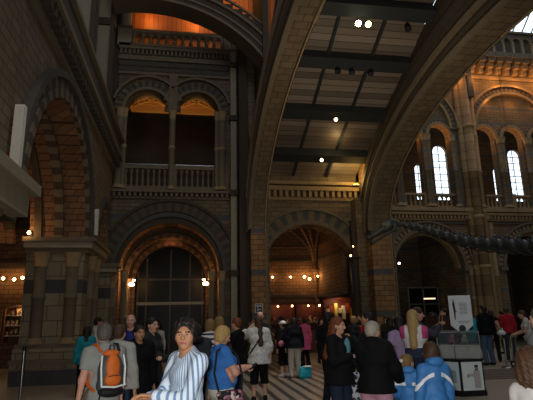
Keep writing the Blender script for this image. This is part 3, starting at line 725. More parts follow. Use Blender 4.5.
# corbel table, top arcade and skylight
mb = MB()
mb.box(8.8, 27, 22.9, 23.1, 14.4, 14.6, 0); mb.box(8.8, 27, 22.8, 23.1, 15.5, 15.75, 1)
for k in range(34):
    x = 9+k*.53
    mb.box(x, x+.26, 22.5, 23, 14.95, 15.25, 0); mb.box(x, x+.26, 22.7, 23, 14.7, 14.95, 0); mb.box(x-.04, x+.3, 22.35, 23, 15.25, 15.5, 1)
mb.box(8.8, 27, 22.98, 23.2, 14.4, 15.75, 2); mb.box(8.8, 27, 22.3, 23.8, 15.5, 15.8, 1)
struct(mb.build('trim_45', [BUFF, MIDST, STONE_N]))
t = empty('arcaded_parapet', (9, 23, 15.8)); tag(t, 'small-arched stone parapet of short columns under the skylight', 'parapet')
mb = MB(); arch_wall(mb, lambda u, d, z: (u-9, d-.3, z-15.8), 9, 27, 15.8, 17.25, [(9.5+k*.6, .21, 15.95, 16.75, .21) for k in range(29)], .35, 0, 0, 8); mb.build('arcade', MIDST, t)
for k in range(28):
    mb = MB(); mb.lathe((.8+k*.6, -.34, .15), [(.1, 0), (.06, .08), (.06, .62), (.1, .72)], 8); mb.build('column', BUFF, t)
mb = MB(); mb.box(0, 18, -.42, .1, 1.42, 1.55); mb.build('coping', MIDST, t)
t = struct(empty('window_6', (9, 23.4, 17.35)))
sl = .85; Lr = 5.
mb = MB(); mb.add([(0, 0, 0), (18, 0, 0), (18, -Lr, Lr*sl), (0, -Lr, Lr*sl)], [(0, 1, 2, 3)]); mb.build('pane', PANE, t)
mb = MB()
for k in range(31): mb.beam((k*.6, 0, -.04), (k*.6, -Lr, Lr*sl-.04), .07, .07)
for k in range(1, 4): mb.beam((0, -k*1.5, k*1.5*sl-.05), (18, -k*1.5, k*1.5*sl-.05), .09, .09)
mb.build('frame', plain('glazing_bar', '8e9490', .5), t)
mb = MB(); mb.box(8.8, 27, 6, 18.3, 21.55, 21.7); struct(mb.build('ceiling_nave', DARKST))
# speakers on the left wall
for i, (y, z0, z1, l, w, m) in enumerate(((8.47, 4.12, 5.3, 'tall white column loudspeaker fixed to the near left wall', .13, 1), (16.15, 4.3, 5.15, 'small white column loudspeaker on the pier by the narrow left arch', .12, 0))):
    t = empty('wall_speaker', (LX, y, z0)); tag(t, l, 'speaker', 'white wall loudspeakers')
    h = z1-z0
    mb = MB(); mb.box(.06, .06+w*1.2, -w/2, w/2, 0, h); mb.build('cabinet', WHITE, t)
    mb = MB(); mb.box(.06, .06+w*1.2, -w/2-.015, -w/2, .03, h-.03); mb.build('grille', plain('grille_cloth', 'cfc8b8', .9), t)
    for f in (.2, .7): mb = MB(); mb.box(0, .07, -w*.3, w*.3, h*f, h*(f+.1)); mb.build('bracket', plain('dark_red', '5b1f1b') if m else BLACK, t)
# long black loudspeaker by the right pier
t = empty('wall_speaker', (6.62, 19.2, 2.6)); tag(t, 'slim black loudspeaker hanging by the right great pier', 'speaker')
mb = MB(); mb.obox((0, -.1, 0), (.07, 0, .01), (0, .07, 0), (-.03, 0, .62)); mb.build('cabinet', BLACK, t)
mb = MB(); mb.tube([(0, -.05, .65), (0, .05, .75)], .02, 6); mb.build('bracket', IRON, t)
o = t; o.location = (6.62, 19.2, 3.1)
mb = MB(); mb.box(-.3, .3, -.1, .1, 0, .06); mb.ball((-.1, 0, .12), .035, 1); mb.tube([(.02, 0, .06), (.02, 0, .48)], .01, 6); mb.ball((0.02, 0, .5), .022, 1); o = mb.build('lamp_bracket', [IRON, LAMP], None, (6.68, 19.1, 3.9)); tag(o, 'little bracket with two tiny lamps on the right great pier', 'lamp bracket')
# pictogram sign
t = empty('pictogram_sign', (2.72, 18.66, 2.0)); tag(t, 'white framed pictogram sign on the left great pier', 'sign')
mb = MB(); mb.box(-.15, .15, -.02, 0, -.17, .17); mb.build('board', plain('sign_white', 'b9bdbb', .4), t)
mb = MB(); mb.box(-.12, .12, -.025, -.02, -.14, .14); mb.box(-.1, .1, -.03, -.025, .06, .1, 1); mb.ball((-.04, -.03, .02), .02, 1, 8, (1, .2, 1)); mb.box(-.06, -.02, -.03, -.025, -.1, -.01, 1); mb.box(.02, .08, -.03, -.025, -.06, -.02, 1); mb.build('pictogram', [plain('sign_dark', '26282b', .5), plain('sign_pale', 'c9ccca', .5)], t)
# sconces flanking the glazed screen
for x, l in ((-2.1, 'left'), (.78, 'right')):
    t = empty('wall_lamp', (x, 20.55, 3.05)); tag(t, 'bright twin wall lamp on the %s jamb of the glazed screen arch' % l, 'lamp', 'screen arch lamps')
    s = 1 if l == 'left' else -1
    mb = MB(); mb.tube([(0, -.05, -.1), (0, -.05, .2)], .02, 6); mb.build('bracket', IRON, t)
    mb = MB(); mb.ball((s*-.03, -.1, 0), .11, 0, 12, (1.1, 1, .7)); mb.ball((s*.05, -.08, .16), .06, 0, 10, (1.1, 1, .6)); mb.build('bulb', LAMP, t)
    light('POINT', (x+s*.08, 20.3, 3.35), 9, (1, .5, .16), .04)
    light('POINT', (x+s*.25, 21.3, 3.3), 4, (1, .42, .14), .04)
# lamps in the side aisle
for x, y, z, l, e in ((-6.9, 20.5, 3.28, 'leftmost of three round lamps in the dark side aisle', 4), (-6.5, 20.5, 3.24, 'middle of three round lamps in the dark side aisle', 4), (-6.2, 20.5, 3.3, 'right of three round lamps in the dark side aisle', 3)):
    sconce(x, y, z, l, 'side aisle lamps', e*.45, .06)
t = sconce(-4.5, 15.1, 4.15, 'bright lamp tucked on the pier capital inside the left arch', 'side aisle lamps', 8, .05)
mb = MB(); mb.box(-.02, .02, -.03, 0, 0, .16); o = mb.build('light_reflection', plain('reflection_glow', 'dfe8ff', emit=3, noise=0), None, (-3.0, 17.0, 1.75)); tag(o, 'tiny glowing patch for light reflected on the column beside the teal cardigan', 'lamp')  # glowing sliver imitates light reflected on the column, not a lamp
# uplight on the right pier
t = empty('floodlight', (7.05, 19.25, 7.0)); tag(t, 'yellow floodlight glowing on the cornice by the right great pier', 'floodlight')
mb = MB(); mb.box(-.15, .12, -.08, .08, -.04, .04); mb.build('housing', IRON, t)
mb = MB(); mb.box(-.12, .1, -.07, .07, .04, .06); mb.build('lens', plain('flood_lens', 'ffcf60', emit=14, noise=0), t)
light('POINT', (7.05, 19.1, 7.3), 24, (1, .66, .18), .05)
# ------------------------------------------------------------------ people: one smooth surface each, from a blended distance field
F32 = np.float32
def _cap(P, a, b, ra, rb):
    a = np.array(a, F32); b = np.array(b, F32); ab = b-a
    t = np.clip(((P-a)@ab)/max(1e-9, float(ab@ab)), 0, 1)
    return np.linalg.norm(P-a-t[..., None]*ab, axis=-1)-(ra+(rb-ra)*t)
def _ell(P, c, r, R=None):
    q = P-np.array(c, F32)
    if R is not None: q = q@np.array(R, F32)
    r = np.array(r, F32); k0 = np.linalg.norm(q/r, axis=-1); k1 = np.linalg.norm(q/(r*r), axis=-1)
    return k0*(k0-1)/np.maximum(k1, 1e-6)
def smin(a, b, k):
    h = np.clip(.5+.5*(b-a)/k, 0, 1); return b*(1-h)+a*h-k*h*(1-h)
def field(P, prims, k):
    d = None
    for p in prims:
        kk = k
        if p[0] == 'c': e = _cap(P, *p[1:5]); kk = p[5] if len(p) > 5 else k
        elif p[0] == 'e': e = _ell(P, p[1], p[2], p[3] if len(p) > 3 else None)
        d = e if d is None else smin(d, e, kk)
    return d
def bounds(prims):
    lo = np.full(3, 9.); hi = -lo
    for p in prims:
        if p[0] == 'c':
            for q, r in ((p[1], p[3]), (p[2], p[4])): lo = np.minimum(lo, np.array(q)-r); hi = np.maximum(hi, np.array(q)+r)
        else:
            r = max(p[2]) if len(p) > 3 and p[3] is not None else np.array(p[2]); lo = np.minimum(lo, np.array(p[1])-r); hi = np.maximum(hi, np.array(p[1])+r)
    return lo, hi
def surf(prims, res, k=.04, cuts=(), noise=None, pad=0.):
    """surface nets; cuts = functions(P, d) -> d"""
    lo, hi = bounds(prims); lo = lo-res*2.5-pad; hi = hi+res*2.5+pad
    n = np.ceil((hi-lo)/res).astype(int)+1
    ax = [(lo[i]+res*np.arange(n[i])).astype(F32) for i in range(3)]
    P = np.stack(np.meshgrid(*ax, indexing='ij'), -1)
    d = field(P, prims, k)
    if noise: d = d+noise(P)
    for c in cuts: d = c(P, d)
    s = d < 0
    cs = np.zeros(np.array(s.shape)-1, np.int8); X, Y, Z = cs.shape
    for i in (0, 1):
        for j in (0, 1):
            for l in (0, 1): cs += s[i:X+i, j:Y+j, l:Z+l]
    act = (cs > 0) & (cs < 8)
    idx = -np.ones(act.shape, int); ii = np.argwhere(act); idx[act] = np.arange(len(ii))
    acc = np.zeros((len(ii), 3)); cnt = np.zeros(len(ii))
    for a in range(3):
        o1, o2 = [q for q in range(3) if q != a]
        for u in (0, 1):
            for v in (0, 1):
                p0 = ii.copy(); p0[:, o1] += u; p0[:, o2] += v; p1 = p0.copy(); p1[:, a] += 1
                d0 = d[tuple(p0.T)]; d1 = d[tuple(p1.T)]; m = (d0 < 0) != (d1 < 0)
                t = np.where(m, d0/np.where(m, d0-d1, 1), 0)
                pos = p0.astype(float); pos[:, a] += t
                acc[m] += pos[m]; cnt[m] += 1
    V = lo+res*acc/np.maximum(cnt, 1)[:, None]
    faces = []
    for a in range(3):
        b, c = (a+1) % 3, (a+2) % 3
        sl0 = [slice(None)]*3; sl1 = [slice(None)]*3; sl0[a] = slice(0, -1); sl1[a] = slice(1, None)
        ch = s[tuple(sl0)] != s[tuple(sl1)]
        e = np.argwhere(ch); ok = (e[:, b] > 0) & (e[:, c] > 0) & (e[:, b] < act.shape[b]) & (e[:, c] < act.shape[c]); e = e[ok]
        q = []
        for db, dc in ((1, 1), (0, 1), (0, 0), (1, 0)):
            g = e.copy(); g[:, b] -= db; g[:, c] -= dc; q.append(idx[tuple(g.T)])
        q = np.stack(q, 1); fl = s[tuple(e.T)]
        q[~fl] = q[~fl][:, ::-1]; faces.append(q[(q >= 0).all(1)])
    return V, np.concatenate(faces)
def mesh_obj(name, parts, mats, parent):
    """parts: list of (verts, faces, material index or per-face array)"""
    vs = []; fs = []; mi = []; k = 0
    for V, Fc, m in parts:
        vs.append(V); fs.append(Fc+k); k += len(V); mi.append(np.full(len(Fc), m) if np.isscalar(m) else m)
    V = np.concatenate(vs); Fc = np.concatenate(fs); mi = np.concatenate(mi)
    me = bpy.data.meshes.new(name); me.vertices.add(len(V)); me.vertices.foreach_set('co', V.astype(np.float32).ravel())
    me.loops.add(Fc.size); me.loops.foreach_set('vertex_index', Fc.ravel().astype(np.int32))
    me.polygons.add(len(Fc)); me.polygons.foreach_set('loop_start', np.arange(0, Fc.size, 4, dtype=np.int32))
    me.update(calc_edges=True); me.validate()
    for m in mats: me.materials.append(m)
    if len(me.polygons) == len(mi): me.polygons.foreach_set('material_index', mi.astype(np.int32))
    me.polygons.foreach_set('use_smooth', np.ones(len(me.polygons), bool))
    me.update()
    o = bpy.data.objects.new(name, me); COL.objects.link(o); o.parent = parent; return o
def rotm(rx=0, ry=0, rz=0):
    return np.array(Matrix.Rotation(rz, 3, 'Z')@Matrix.Rotation(ry, 3, 'Y')@Matrix.Rotation(rx, 3, 'X'))
_heads = {}
def head_mesh(res, female):
    """head-local: origin at head centre, +Y is the face"""
    key = (res, female)
    if key in _heads: return _heads[key]
    j = .9 if female else 1.
    pr = [('e', (0, -.012, .03), (.076, .094, .085)), ('e', (0, .02, -.03), (.062*j+.004, .075, .085)), ('c', (0, .055, -.088), (0, .062, -.082), .026*j, .022*j),
          ('c', (0, -.02, -.06), (0, -.03, -.17), .056*j, .054*j), ('e', (.04, .048, -.02), (.028, .03, .03)), ('e', (-.04, .048, -.02), (.028, .03, .03)),
          ('c', (-.035, .078, .022), (.035, .078, .022), .012, .012)]
    fine = [('c', (0, .088, .012), (0, .112, -.026), .007, .013), ('c', (-.013, .094, -.03), (.013, .094, -.03), .008, .008),
            ('c', (-.018, .083, -.055), (.018, .083, -.055), .0075, .0075), ('c', (-.015, .081, -.066), (.015, .081, -.066), .008, .008),
            ('e', (.076, -.008, -.005), (.011, .02, .032), rotm(.2, 0, -.35)), ('e', (-.076, -.008, -.005), (.011, .02, .032), rotm(.2, 0, .35))]
    def cut(P, d):
        for q in fine: d = smin(d, field(P, [q], .01), .012)
        for sx in (-1, 1): d = -smin(-d, _ell(P, (sx*.031, .092, .002), (.019, .014, .011)), .012)
        return np.maximum(d, -.150-P[..., 2])
    V, Fc = surf(pr, res, .03, [cut], pad=.03)
    c = V[Fc].mean(1)
    mi = np.zeros(len(Fc), int)
    mi[(np.abs(c[:, 0]) < .022) & (np.abs(c[:, 2]+.0605) < .011) & (c[:, 1] > .078)] = 1
    mi[(np.abs(np.abs(c[:, 0])-.033) < .02) & (np.abs(c[:, 2]-.024) < .005) & (c[:, 1] > .07)] = 2
    _heads[key] = (V, Fc, mi); return _heads[key]
def ball_q(c, r, n=8):
    vs = []; fs = []
    for i in range(n//2+1):
        t = PI*i/(n//2)
        for k in range(n):
            a = 2*PI*k/n; vs.append((c[0]+r*math.sin(t)*math.cos(a), c[1]+r*math.sin(t)*math.sin(a), c[2]-r*math.cos(t)))
    for i in range(n//2):
        for k in range(n): fs.append((i*n+k, i*n+(k+1) % n, (i+1)*n+(k+1) % n, (i+1)*n+k))
    return np.array(vs), np.array(fs)
_hands = {}
def hand_mesh(pose, res):
    """right hand: wrist at the origin, fingers along +Y, palm facing -Z, thumb towards -X"""
    if (pose, res) in _hands: return _hands[(pose, res)]
    curl = {'relax': .35, 'grip': .95, 'flat': .08}[pose]; f = .0085 if res < .007 else .0105
    pr = [('c', (0, -.03, 0), (0, .01, 0), .024, .024), ('e', (0, .045, 0), (.040, .05, .015))]
    fing = []
    for x, L, y0 in ((-.029, .068, .084), (-.0095, .077, .088), (.010, .072, .085), (.029, .056, .077)):
        p = np.array([x*.9, .05, 0.]); q = np.array([x, y0, 0.]); a = 0; fing.append(('c', p, q, .011, f+.0012, .006))
        for s, kf in ((.45, 1.), (.32, 1.15), (.23, .8)):
            a += curl*kf; r = q+np.array([x*.06, math.cos(a), -math.sin(a)])*L*s; fing.append(('c', q, r, f+.0008, f, .003)); q = r
    q = np.array([-.022, .012, -.006]); r = np.array([-.052, .04, -.014-curl*.006]); t = np.array([-.058+curl*.016, .066, -.02-curl*.018]); u = np.array([-.054+curl*.026, .087, -.026-curl*.022])
    fing += [('c', q, r, .014, .0115, .01), ('c', r, t, .0105, .0095, .004), ('c', t, u, .0095, .008, .003)]
    V, Fc = surf(pr+fing, res, .012); _hands[(pose, res)] = (V, Fc); return V, Fc
def frame(d, up):
    y = Vector(d).normalized(); z = Vector(up); z = (z-y*z.dot(y)); z = z.normalized() if z.length > 1e-4 else y.orthogonal().normalized()
    x = y.cross(z); return np.array([[x[i], y[i], z[i]] for i in range(3)])
def ik(a, t, l1, l2, pole):
    a, t, pole = Vector(a), Vector(t), Vector(pole); d = t-a; L = min(d.length, (l1+l2)*.995); dn = d.normalized(); t = a+dn*L
    x = (l1*l1-l2*l2+L*L)/(2*L); h = math.sqrt(max(0, l1*l1-x*x)); pd = pole-dn*pole.dot(dn); pd.normalize()
    return a+dn*x+pd*h, t
SKIN = {'fair': 'c79a80', 'tan': 'b07f60', 'brown': '7c5640', 'pink': 'cf9a84', 'old': 'c39a84'}
HAIR = {'dark': '1d1714', 'brown': '46301f', 'red': '6e3a1f', 'blonde': 'b0905c', 'grey': '8b8780', 'lgrey': '9b9588', 'salt': '55504a', 'sand': '7d6238'}
def hairmat(h):
    return plain('hair_'+h, HAIR[h], .6, 0, .45, 60, .35)
def person(at, h, face, label, top='333333', bottom='22252d', hair=('short', 'dark'), skin='fair', sleeves='long', legs='trousers', hem=.86, L=None, R=None,
           hp=('relax', 'relax'), turn=0., nod=0., lean=0., g=1., female=False, res=.02, loose=0., shoes='1b1b1d', step=.0, open_=None, bust=1., belly=0., child=False, group=None, collar=None, cat='person', hood=False):
    s = h/1.75
    root = empty('person', (at[0], at[1], 0), math.radians(face)); root.scale = (s, s, s); tag(root, label, cat, group)
    res = res/s
    hs = 1.22 if child else 1.0
    sw = (.150 if female else .175)*(.9 if child else 1)
    st = .1+.02*g
    lr = rotm(-lean)                      # torso leaning forward about the hips
    def T(p):
        q = np.array(p, float)-np.array([0, 0, .93]); return tuple(lr@q+np.array([0, 0, .93]))
    zsh = 1.395-(.05 if child else 0)
    headc = np.array(T((0, .02, 1.605 if not child else 1.57))); neck = T((0, -.015, 1.44 if not child else 1.39))
    shl = {sd: T((sd*sw, -.01, zsh)) for sd in (-1, 1)}
    l1, l2 = .29, .255
    arms = {}
    for sd, tg in ((-1, L), (1, R)):
        tg = tg or (sd*(.24+.06*(g-1)+.02), .04, .80)
        pole = (sd*.6, -.5, -.8)
        el, wr = ik(shl[sd], T(tg) if lean and tg[2] > 1.0 else tg, l1, l2, pole); arms[sd] = (tuple(el), tuple(wr))
    w = g
    def torso(o, b=0.):
        t = [('e', T((0, -.005, .95)), (.155*w+o, .115*w+o+b, .12)), ('e', T((0, .0, 1.09)), ((.128 if female else .142)*w+o, .098*w+o+belly+b, .14)),
             ('e', T((0, .0, 1.27)), ((.145 if female else .162)*w+o, .108*w+o, .17)), ('c', shl[-1], T((0, -.015, zsh+.04)), .05+o, .062+o), ('c', shl[1], T((0, -.015, zsh+.04)), .05+o, .062+o), ('e', T((0, -.045*w, .91)), (.125*w+o, .078*w+o, .1))]
        if female and not child:
            for sx in (-1, 1): t.append(('e', T((sx*.065, .085*w, 1.27)), (.062*bust+o*.8, .055*bust+o, .06*bust+o*.8)))
        if belly: t.append(('e', T((0, .07, 1.06)), (.12*w+o, .08+belly+o, .12+o)))
        return t
    def arm(sd, o, lo=1.):
        el, wr = arms[sd]; a = shl[sd]
        r = [('c', a, el, .05*w**.5+o, .038*w**.5+o)]
        if lo > 0:
            e2 = tuple(np.array(el)+(np.array(wr)-np.array(el))*lo); r.append(('c', el, e2, .038*w**.5+o, (.026 if lo == 1 else .031)+o))
        return r
    feet = {}
    for sd in (-1, 1): feet[sd] = (sd*st, sd*step*.5, .0)
    def leg(sd, o, z1=.08, cone=0.):
        fx, fy, _ = feet[sd]; hp_ = (sd*.085*w**.6, 0, .90); kn = ((hp_[0]+fx)/2, fy/2+.035, .49); an = (fx, fy-.03, .085)
        r = [('c', hp_, kn, .088*w**.7+o, .056*w**.4+o)]
        if z1 < .49:
            t = min(1, (.49-z1)/(.49-.085)); e = tuple(np.array(kn)+(np.array(an)-np.array(kn))*t); r.append(('c', kn, e, .054*w**.4+o, .038+.016*(1-t)+o+cone))
        return r
    skm = plain('skin_'+skin, SKIN[skin], .55, 0, .06, 20, .35)
    lip = plain('lips', '8d4b44', .5, noise=0); brow = plain('brow_'+hair[1], HAIR[hair[1]], .7, noise=0)
    ew = plain('eye_white', 'b5aca4', .3, noise=0); iris = plain('iris', '241812', .2, noise=0)
    far = res*s > .022
    # body
    bp = torso(0)+[('c', neck, tuple(headc+lr@np.array([0, -.03, -.12])), .056, .054)]
    for sd in (-1, 1): bp += arm(sd, 0)+leg(sd, 0)+[('c', (feet[sd][0], feet[sd][1]-.05, .05), (feet[sd][0]+sd*.015, feet[sd][1]+.11, .035), .036, .03)]
    cuts = [lambda P, d: np.maximum(d, .012-P[..., 2])]
    V, Fc = surf(bp, max(res, .014), .035, cuts); parts = [(V, Fc, 0)]
    HV, HF, HM = head_mesh(.0075 if not far else .013, female)
    HR = lr@rotm(0, 0, math.radians(turn))@rotm(-math.radians(nod))
    parts.append(((HV*hs)@HR.T+headc, HF, HM))
    if not far:
        for sx in (-1, 1):
            c = (HR@(np.array([sx*.031, .079, .002])*hs))+headc; V, Fc = ball_q(c, .0118*hs, 12)
            fc = V[Fc].mean(1)-c; fwd = HR@np.array([0, 1., 0]); parts.append((V, Fc, np.where((fc@fwd)/np.maximum(1e-6, np.linalg.norm(fc, axis=1)) > .74, 4, 3)))
    hr_ = .0055 if res*s < .013 else .009
    for i, sd in enumerate((-1, 1)):
        V, Fc = hand_mesh(hp[i], hr_)
        el, wr = map(np.array, arms[sd]); dr = wr-el; dr /= np.linalg.norm(dr)
        up = Vector((-sd*1., 0, 0)) if abs(dr[2]) > .75 else Vector((0, -.2, 1))
        if abs(dr[2]) > .75: up = Vector((sd*1., 0, 0))
        R3 = frame(dr, up); W = V.copy()
        mir = (sd == -1) ^ (abs(dr[2]) > .75)
        if sd == 1 and abs(dr[2]) <= .75 or (sd == -1 and abs(dr[2]) > .75): pass
        if sd == -1: W = W*np.array([-1, 1, 1]); Fc = Fc[:, ::-1]
        if abs(dr[2]) > .75: W = W*1.
        parts.append(((W*(.92 if female else 1))@R3.T+wr+dr*.01, Fc, 0))
    mesh_obj('body', parts, [skm, lip, brow, ew, iris], root)
    m = lambda c: cloth(c) if isinstance(c, str) else c
    # legs
    if legs == 'skirt':
        pr = [('e', (0, 0, .93), (.165*w, .125*w, .1)), ('c', (0, 0, .9), (0, .0, .52), .15*w, .19*w)]
        V, Fc = surf(pr, res, .05, [lambda P, d: np.maximum(np.maximum(d, .5-P[..., 2]), P[..., 2]-1.02)]); mesh_obj('skirt', [(V, Fc, 0)], [m(bottom)], root)
    else:
        z1 = {'trousers': .05, 'capri': .34, 'shorts': .52}[legs]; o = .014+loose*.3
        pr = [('e', (0, -.005, .95), (.16*w+.01, .12*w+.012, .12)), ('e', (0, -.045*w, .90), (.13*w, .08*w, .1))]
        for sd in (-1, 1): pr += leg(sd, o, max(z1, .09), .016 if legs != 'trousers' else .014)
        V, Fc = surf(pr, res, .03, [lambda P, d: np.maximum(np.maximum(d, z1-P[..., 2]), P[..., 2]-1.04)]); mesh_obj({'trousers': 'trousers', 'capri': 'trousers', 'shorts': 'shorts'}[legs], [(V, Fc, 0)], [m(bottom)], root)
    for sd in (-1, 1):
        fx, fy, _ = feet[sd]
        V, Fc = surf([('c', (fx, fy-.055, .045), (fx+sd*.018, fy+.125, .03), .046, .04), ('c', (fx, fy-.04, .05), (fx, fy-.035, .085), .045, .045)], max(res*.8, .012), .02, [lambda P, d: np.maximum(d, .001-P[..., 2])])
        mesh_obj('shoe', [(V, Fc, 0)], [m(shoes)], root)
    # top
    o = .016+loose; zl = hem
    pr = torso(o)+[('c', T((0, -.015, zsh)), T((0, -.015, zsh+.055)), .07+o*.5, .058+o*.3)]
    if hem < .88: pr += [('c', (0, -.005, .92), (0, 0, hem+.02), .15*w+o, .155*w+o+loose)]
    for sd in (-1, 1): pr += arm(sd, o, {'long': .93, 'short': 0, 'none': 0, 'half': .3}[sleeves])
    def topcut(P, d):
        d = np.maximum(d, zl-P[..., 2])
        nk = np.array(neck); d = -smin(-d, _ell(P, tuple(nk+np.array([0, .05, .045])), (.066, .07, .07)), .01) if not collar else d
        if sleeves in ('short', 'none'):
            cutp = .62 if sleeves == 'short' else .12
            for sd in (-1, 1):
                a = np.array(shl[sd]); b = np.array(arms[sd][0]); ab = b-a; Ln = np.linalg.norm(ab); ab = ab/Ln
                along = (P-a)@ab.astype(F32)-Ln*cutp; near = np.linalg.norm(P-a-((P-a)@ab.astype(F32))[..., None]*ab.astype(F32), axis=-1)-.10
                d = np.maximum(d, -np.maximum(-along, near))
        return d
    wr_ = lambda P: (.004*np.sin(P[..., 2]*38+P[..., 0]*20)*np.sin(P[..., 0]*31+P[..., 1]*17)).astype(F32)
    V, Fc = surf(pr, res, .035, [topcut], wr_)
    shirt = mesh_obj('top', [(V, Fc, 0)], [m(top)], root)
    if hood:
        V, Fc = surf([('e', T((0, -.1, 1.46)), (.12, .07, .07)), ('c', T((-.08, -.04, 1.47)), T((.08, -.04, 1.47)), .04, .04)], res, .04); mesh_obj('hood', [(V, Fc, 0)], [m(top)], root)
    if open_:   # inner shirt seen at an open front
        V, Fc = surf([('e', T((0, .075*w+o+belly, 1.30)), (.05, .045, .14))], res, .02); mesh_obj('inner_shirt', [(V, Fc, 0)], [m(open_)], root)
    # hair
    style, colr = hair; hm = hairmat(colr)
    def tohead(p): return tuple(HR@(np.array(p)*hs)+headc)
    hpm = [('e', tohead((0, -.016, .042)), tuple(np.array((.088, .105, .09))*hs), HR)]
    if style in ('short', 'bob', 'long', 'pony', 'curly', 'cap', 'wild'): hpm.append(('e', tohead((0, -.045, -.0)), tuple(np.array((.083, .072, .085))*hs), HR))
    if style == 'bob': hpm += [('e', tohead((0, -.02, -.035)), tuple(np.array((.10, .085, .09))*hs), HR)]
    if style in ('curly', 'wild'): hpm += [('e', tohead((0, -.025, .03)), tuple(np.array((.108, .115, .11))*hs), HR)]
    if style == 'wild': hpm += [('e', tohead((0, -.05, -.06)), tuple(np.array((.115, .085, .12))*hs), HR)]
    if style == 'long': hpm += [('c', tohead((0, -.05, -.02)), tohead((0, -.085, -.30)), .085*hs, .06*hs), ('c', tohead((.06, -.03, -.02)), tohead((.08, -.03, -.22)), .035*hs, .03*hs), ('c', tohead((-.06, -.03, -.02)), tohead((-.08, -.03, -.22)), .035*hs, .03*hs)]
    if style == 'verylong': hpm += [('e', tohead((0, -.045, -.0)), (.083, .072, .085), HR), ('c', tohead((0, -.055, -.03)), tohead((0, -.165, -.44)), .082, .06), ('c', tohead((.05, -.04, -.04)), tohead((.085, -.10, -.34)), .04, .035), ('c', tohead((-.05, -.04, -.04)), tohead((-.085, -.10, -.34)), .04, .035)]
    if style == 'pony': hpm += [('c', tohead((0, -.12, .03)), tohead((0, -.15, -.13)), .035*hs, .025*hs)]
    if style != 'bald':
        zc_ = {'short': .045, 'bob': .045, 'fringe': .06}.get(style, .048)
        def hcut(P, d):
            q = ((P-headc.astype(F32))@HR.astype(F32))/hs
            e = _ell(q, (0, .10, -.032), (.073 if style not in ('wild', 'curly') else .068, .088, .106))*hs
            d = np.maximum(d, -e)
            if style == 'fringe': d = np.maximum(d, (q[..., 2]-.03)*hs)
            if style in ('short', 'cap'): d = np.maximum(d, (-.075-q[..., 2])*hs)
            return d
        am = .009 if style in ('curly', 'wild') else .004
        nz = lambda P: (am*np.sin(P[..., 0]*110+P[..., 2]*70+1)*np.sin(P[..., 1]*95-P[..., 2]*60)+am*.6*np.sin(P[..., 0]*190-P[..., 1]*120+P[..., 2]*150)).astype(F32)
        V, Fc = surf(hpm, max(res*.6, .009), .025, [hcut], nz); mesh_obj('hair', [(V, Fc, 0)], [hm], root)
    if style == 'cap':
        V, Fc = surf([('e', tohead((0, -.012, .06)), (.098, .115, .085), HR), ('e', tohead((0, .11, .045)), (.07, .075, .012), HR)], max(res*.6, .01), .012, [lambda P, d: np.maximum(d, (.035-((P-headc.astype(F32))@HR.astype(F32))[..., 2]))])
        mesh_obj('cap', [(V, Fc, 0)], [cloth('e6e2de')], root)
    root['_a'] = [float(x) for sd in (-1, 1) for x in arms[sd][1]]
    return root
def wristpos(p, side, extra=.08):
    """world point in the palm of one hand"""
    a = list(p['_a']); q = Vector(a[3:] if side == 1 else a[:3]); s = p.scale[0]
    return Matrix.Rotation(p.rotation_euler.z, 3, 'Z')@(q*s)+Vector(p.location)
def clean_props():
    for o in bpy.data.objects:
        if '_a' in o: del o['_a']
# ------------------------------------------------------------------ the visitors
STRIPE = striped('blue_striped_shirt', 'cfdcea', '6d8bb0', 0, .021, .4)
NAVYST = striped('navy_white_stripes', 'd4d2cc', '27304a', 2, .085, .42)
KIDBAND = striped('blue_jacket_reflective', '3a78b4', 'e9eef2', 2, 5.0, .0084, 1.0, 1.4)
LACE = blotchy('white_pattern_top', 'b9b7b2', 'dddbd6', 40, .5)
def band_mat(name, base, z0, z1, arc=0.):
    m, nt, b = newmat(name); o = xyz(nt)
    zz = M_(nt, 'ADD', o[2], M_(nt, 'MULTIPLY', M_(nt, 'MULTIPLY', o[0], o[0]), arc))
    f = M_(nt, 'MULTIPLY', M_(nt, 'GREATER_THAN', zz, z0), M_(nt, 'LESS_THAN', zz, z1))
    f = M_(nt, 'MULTIPLY', f, M_(nt, 'GREATER_THAN', M_(nt, 'ABSOLUTE', o[0]), .055))
    nt.links.new(mixc(nt, f, hexc(base), hexc('f2f5f8')), b.inputs['Base Color'])
    b.inputs['Roughness'].default_value = .6; return m
m, nt, b = newmat('white_magenta'); o = xyz(nt)
f = M_(nt, 'MULTIPLY', M_(nt, 'GREATER_THAN', M_(nt, 'ABSOLUTE', o[0]), .135), M_(nt, 'GREATER_THAN', o[2], 1.27))
f2 = M_(nt, 'LESS_THAN', o[2], 1.13)
nt.links.new(mixc(nt, f2, mixc(nt, f, hexc('d6d3d2'), hexc('c2497f')), hexc('27304a')), b.inputs['Base Color']); b.inputs['Roughness'].default_value = .85; MAG = m
PEOPLE = {}
def pp(key, *a, **k): PEOPLE[key] = person(*a, **k)
# near figures
pp('striped', (.02, 4.1), 1.67, 122, 'dark-haired man in a blue and white striped shirt looking back at the camera', top=STRIPE, bottom='3a3a3c', hair=('curly', 'dark'), skin='tan', L=(-.08, .34, 1.17), R=(.06, .31, 1.14), hp=('relax', 'relax'), turn=48, res=.010, hem=.84, belly=.02, loose=.0, g=1.0)
pp('backpack', (-.88, 5.9), 1.64, 30, 'grey-haired man in a grey polo shirt carrying an orange backpack', top='8f928f', bottom='776b55', hair=('short', 'salt'), skin='pink', sleeves='short', res=.013, hem=.84, loose=.012, turn=-15, g=1.12)
pp('blue', (.44, 6.2), 1.58, -72, 'blonde woman in a bright blue short-sleeved top looking down at her phone', top='3b74bd', bottom='d6d3cc', hair=('bob', 'blonde'), skin='pink', sleeves='short', female=True, g=1.28, belly=.04, L=(-.04, .36, 1.19), R=(.06, .34, 1.17), hp=('grip', 'grip'), nod=24, res=.013, hem=.94, loose=.006, bust=1.15)
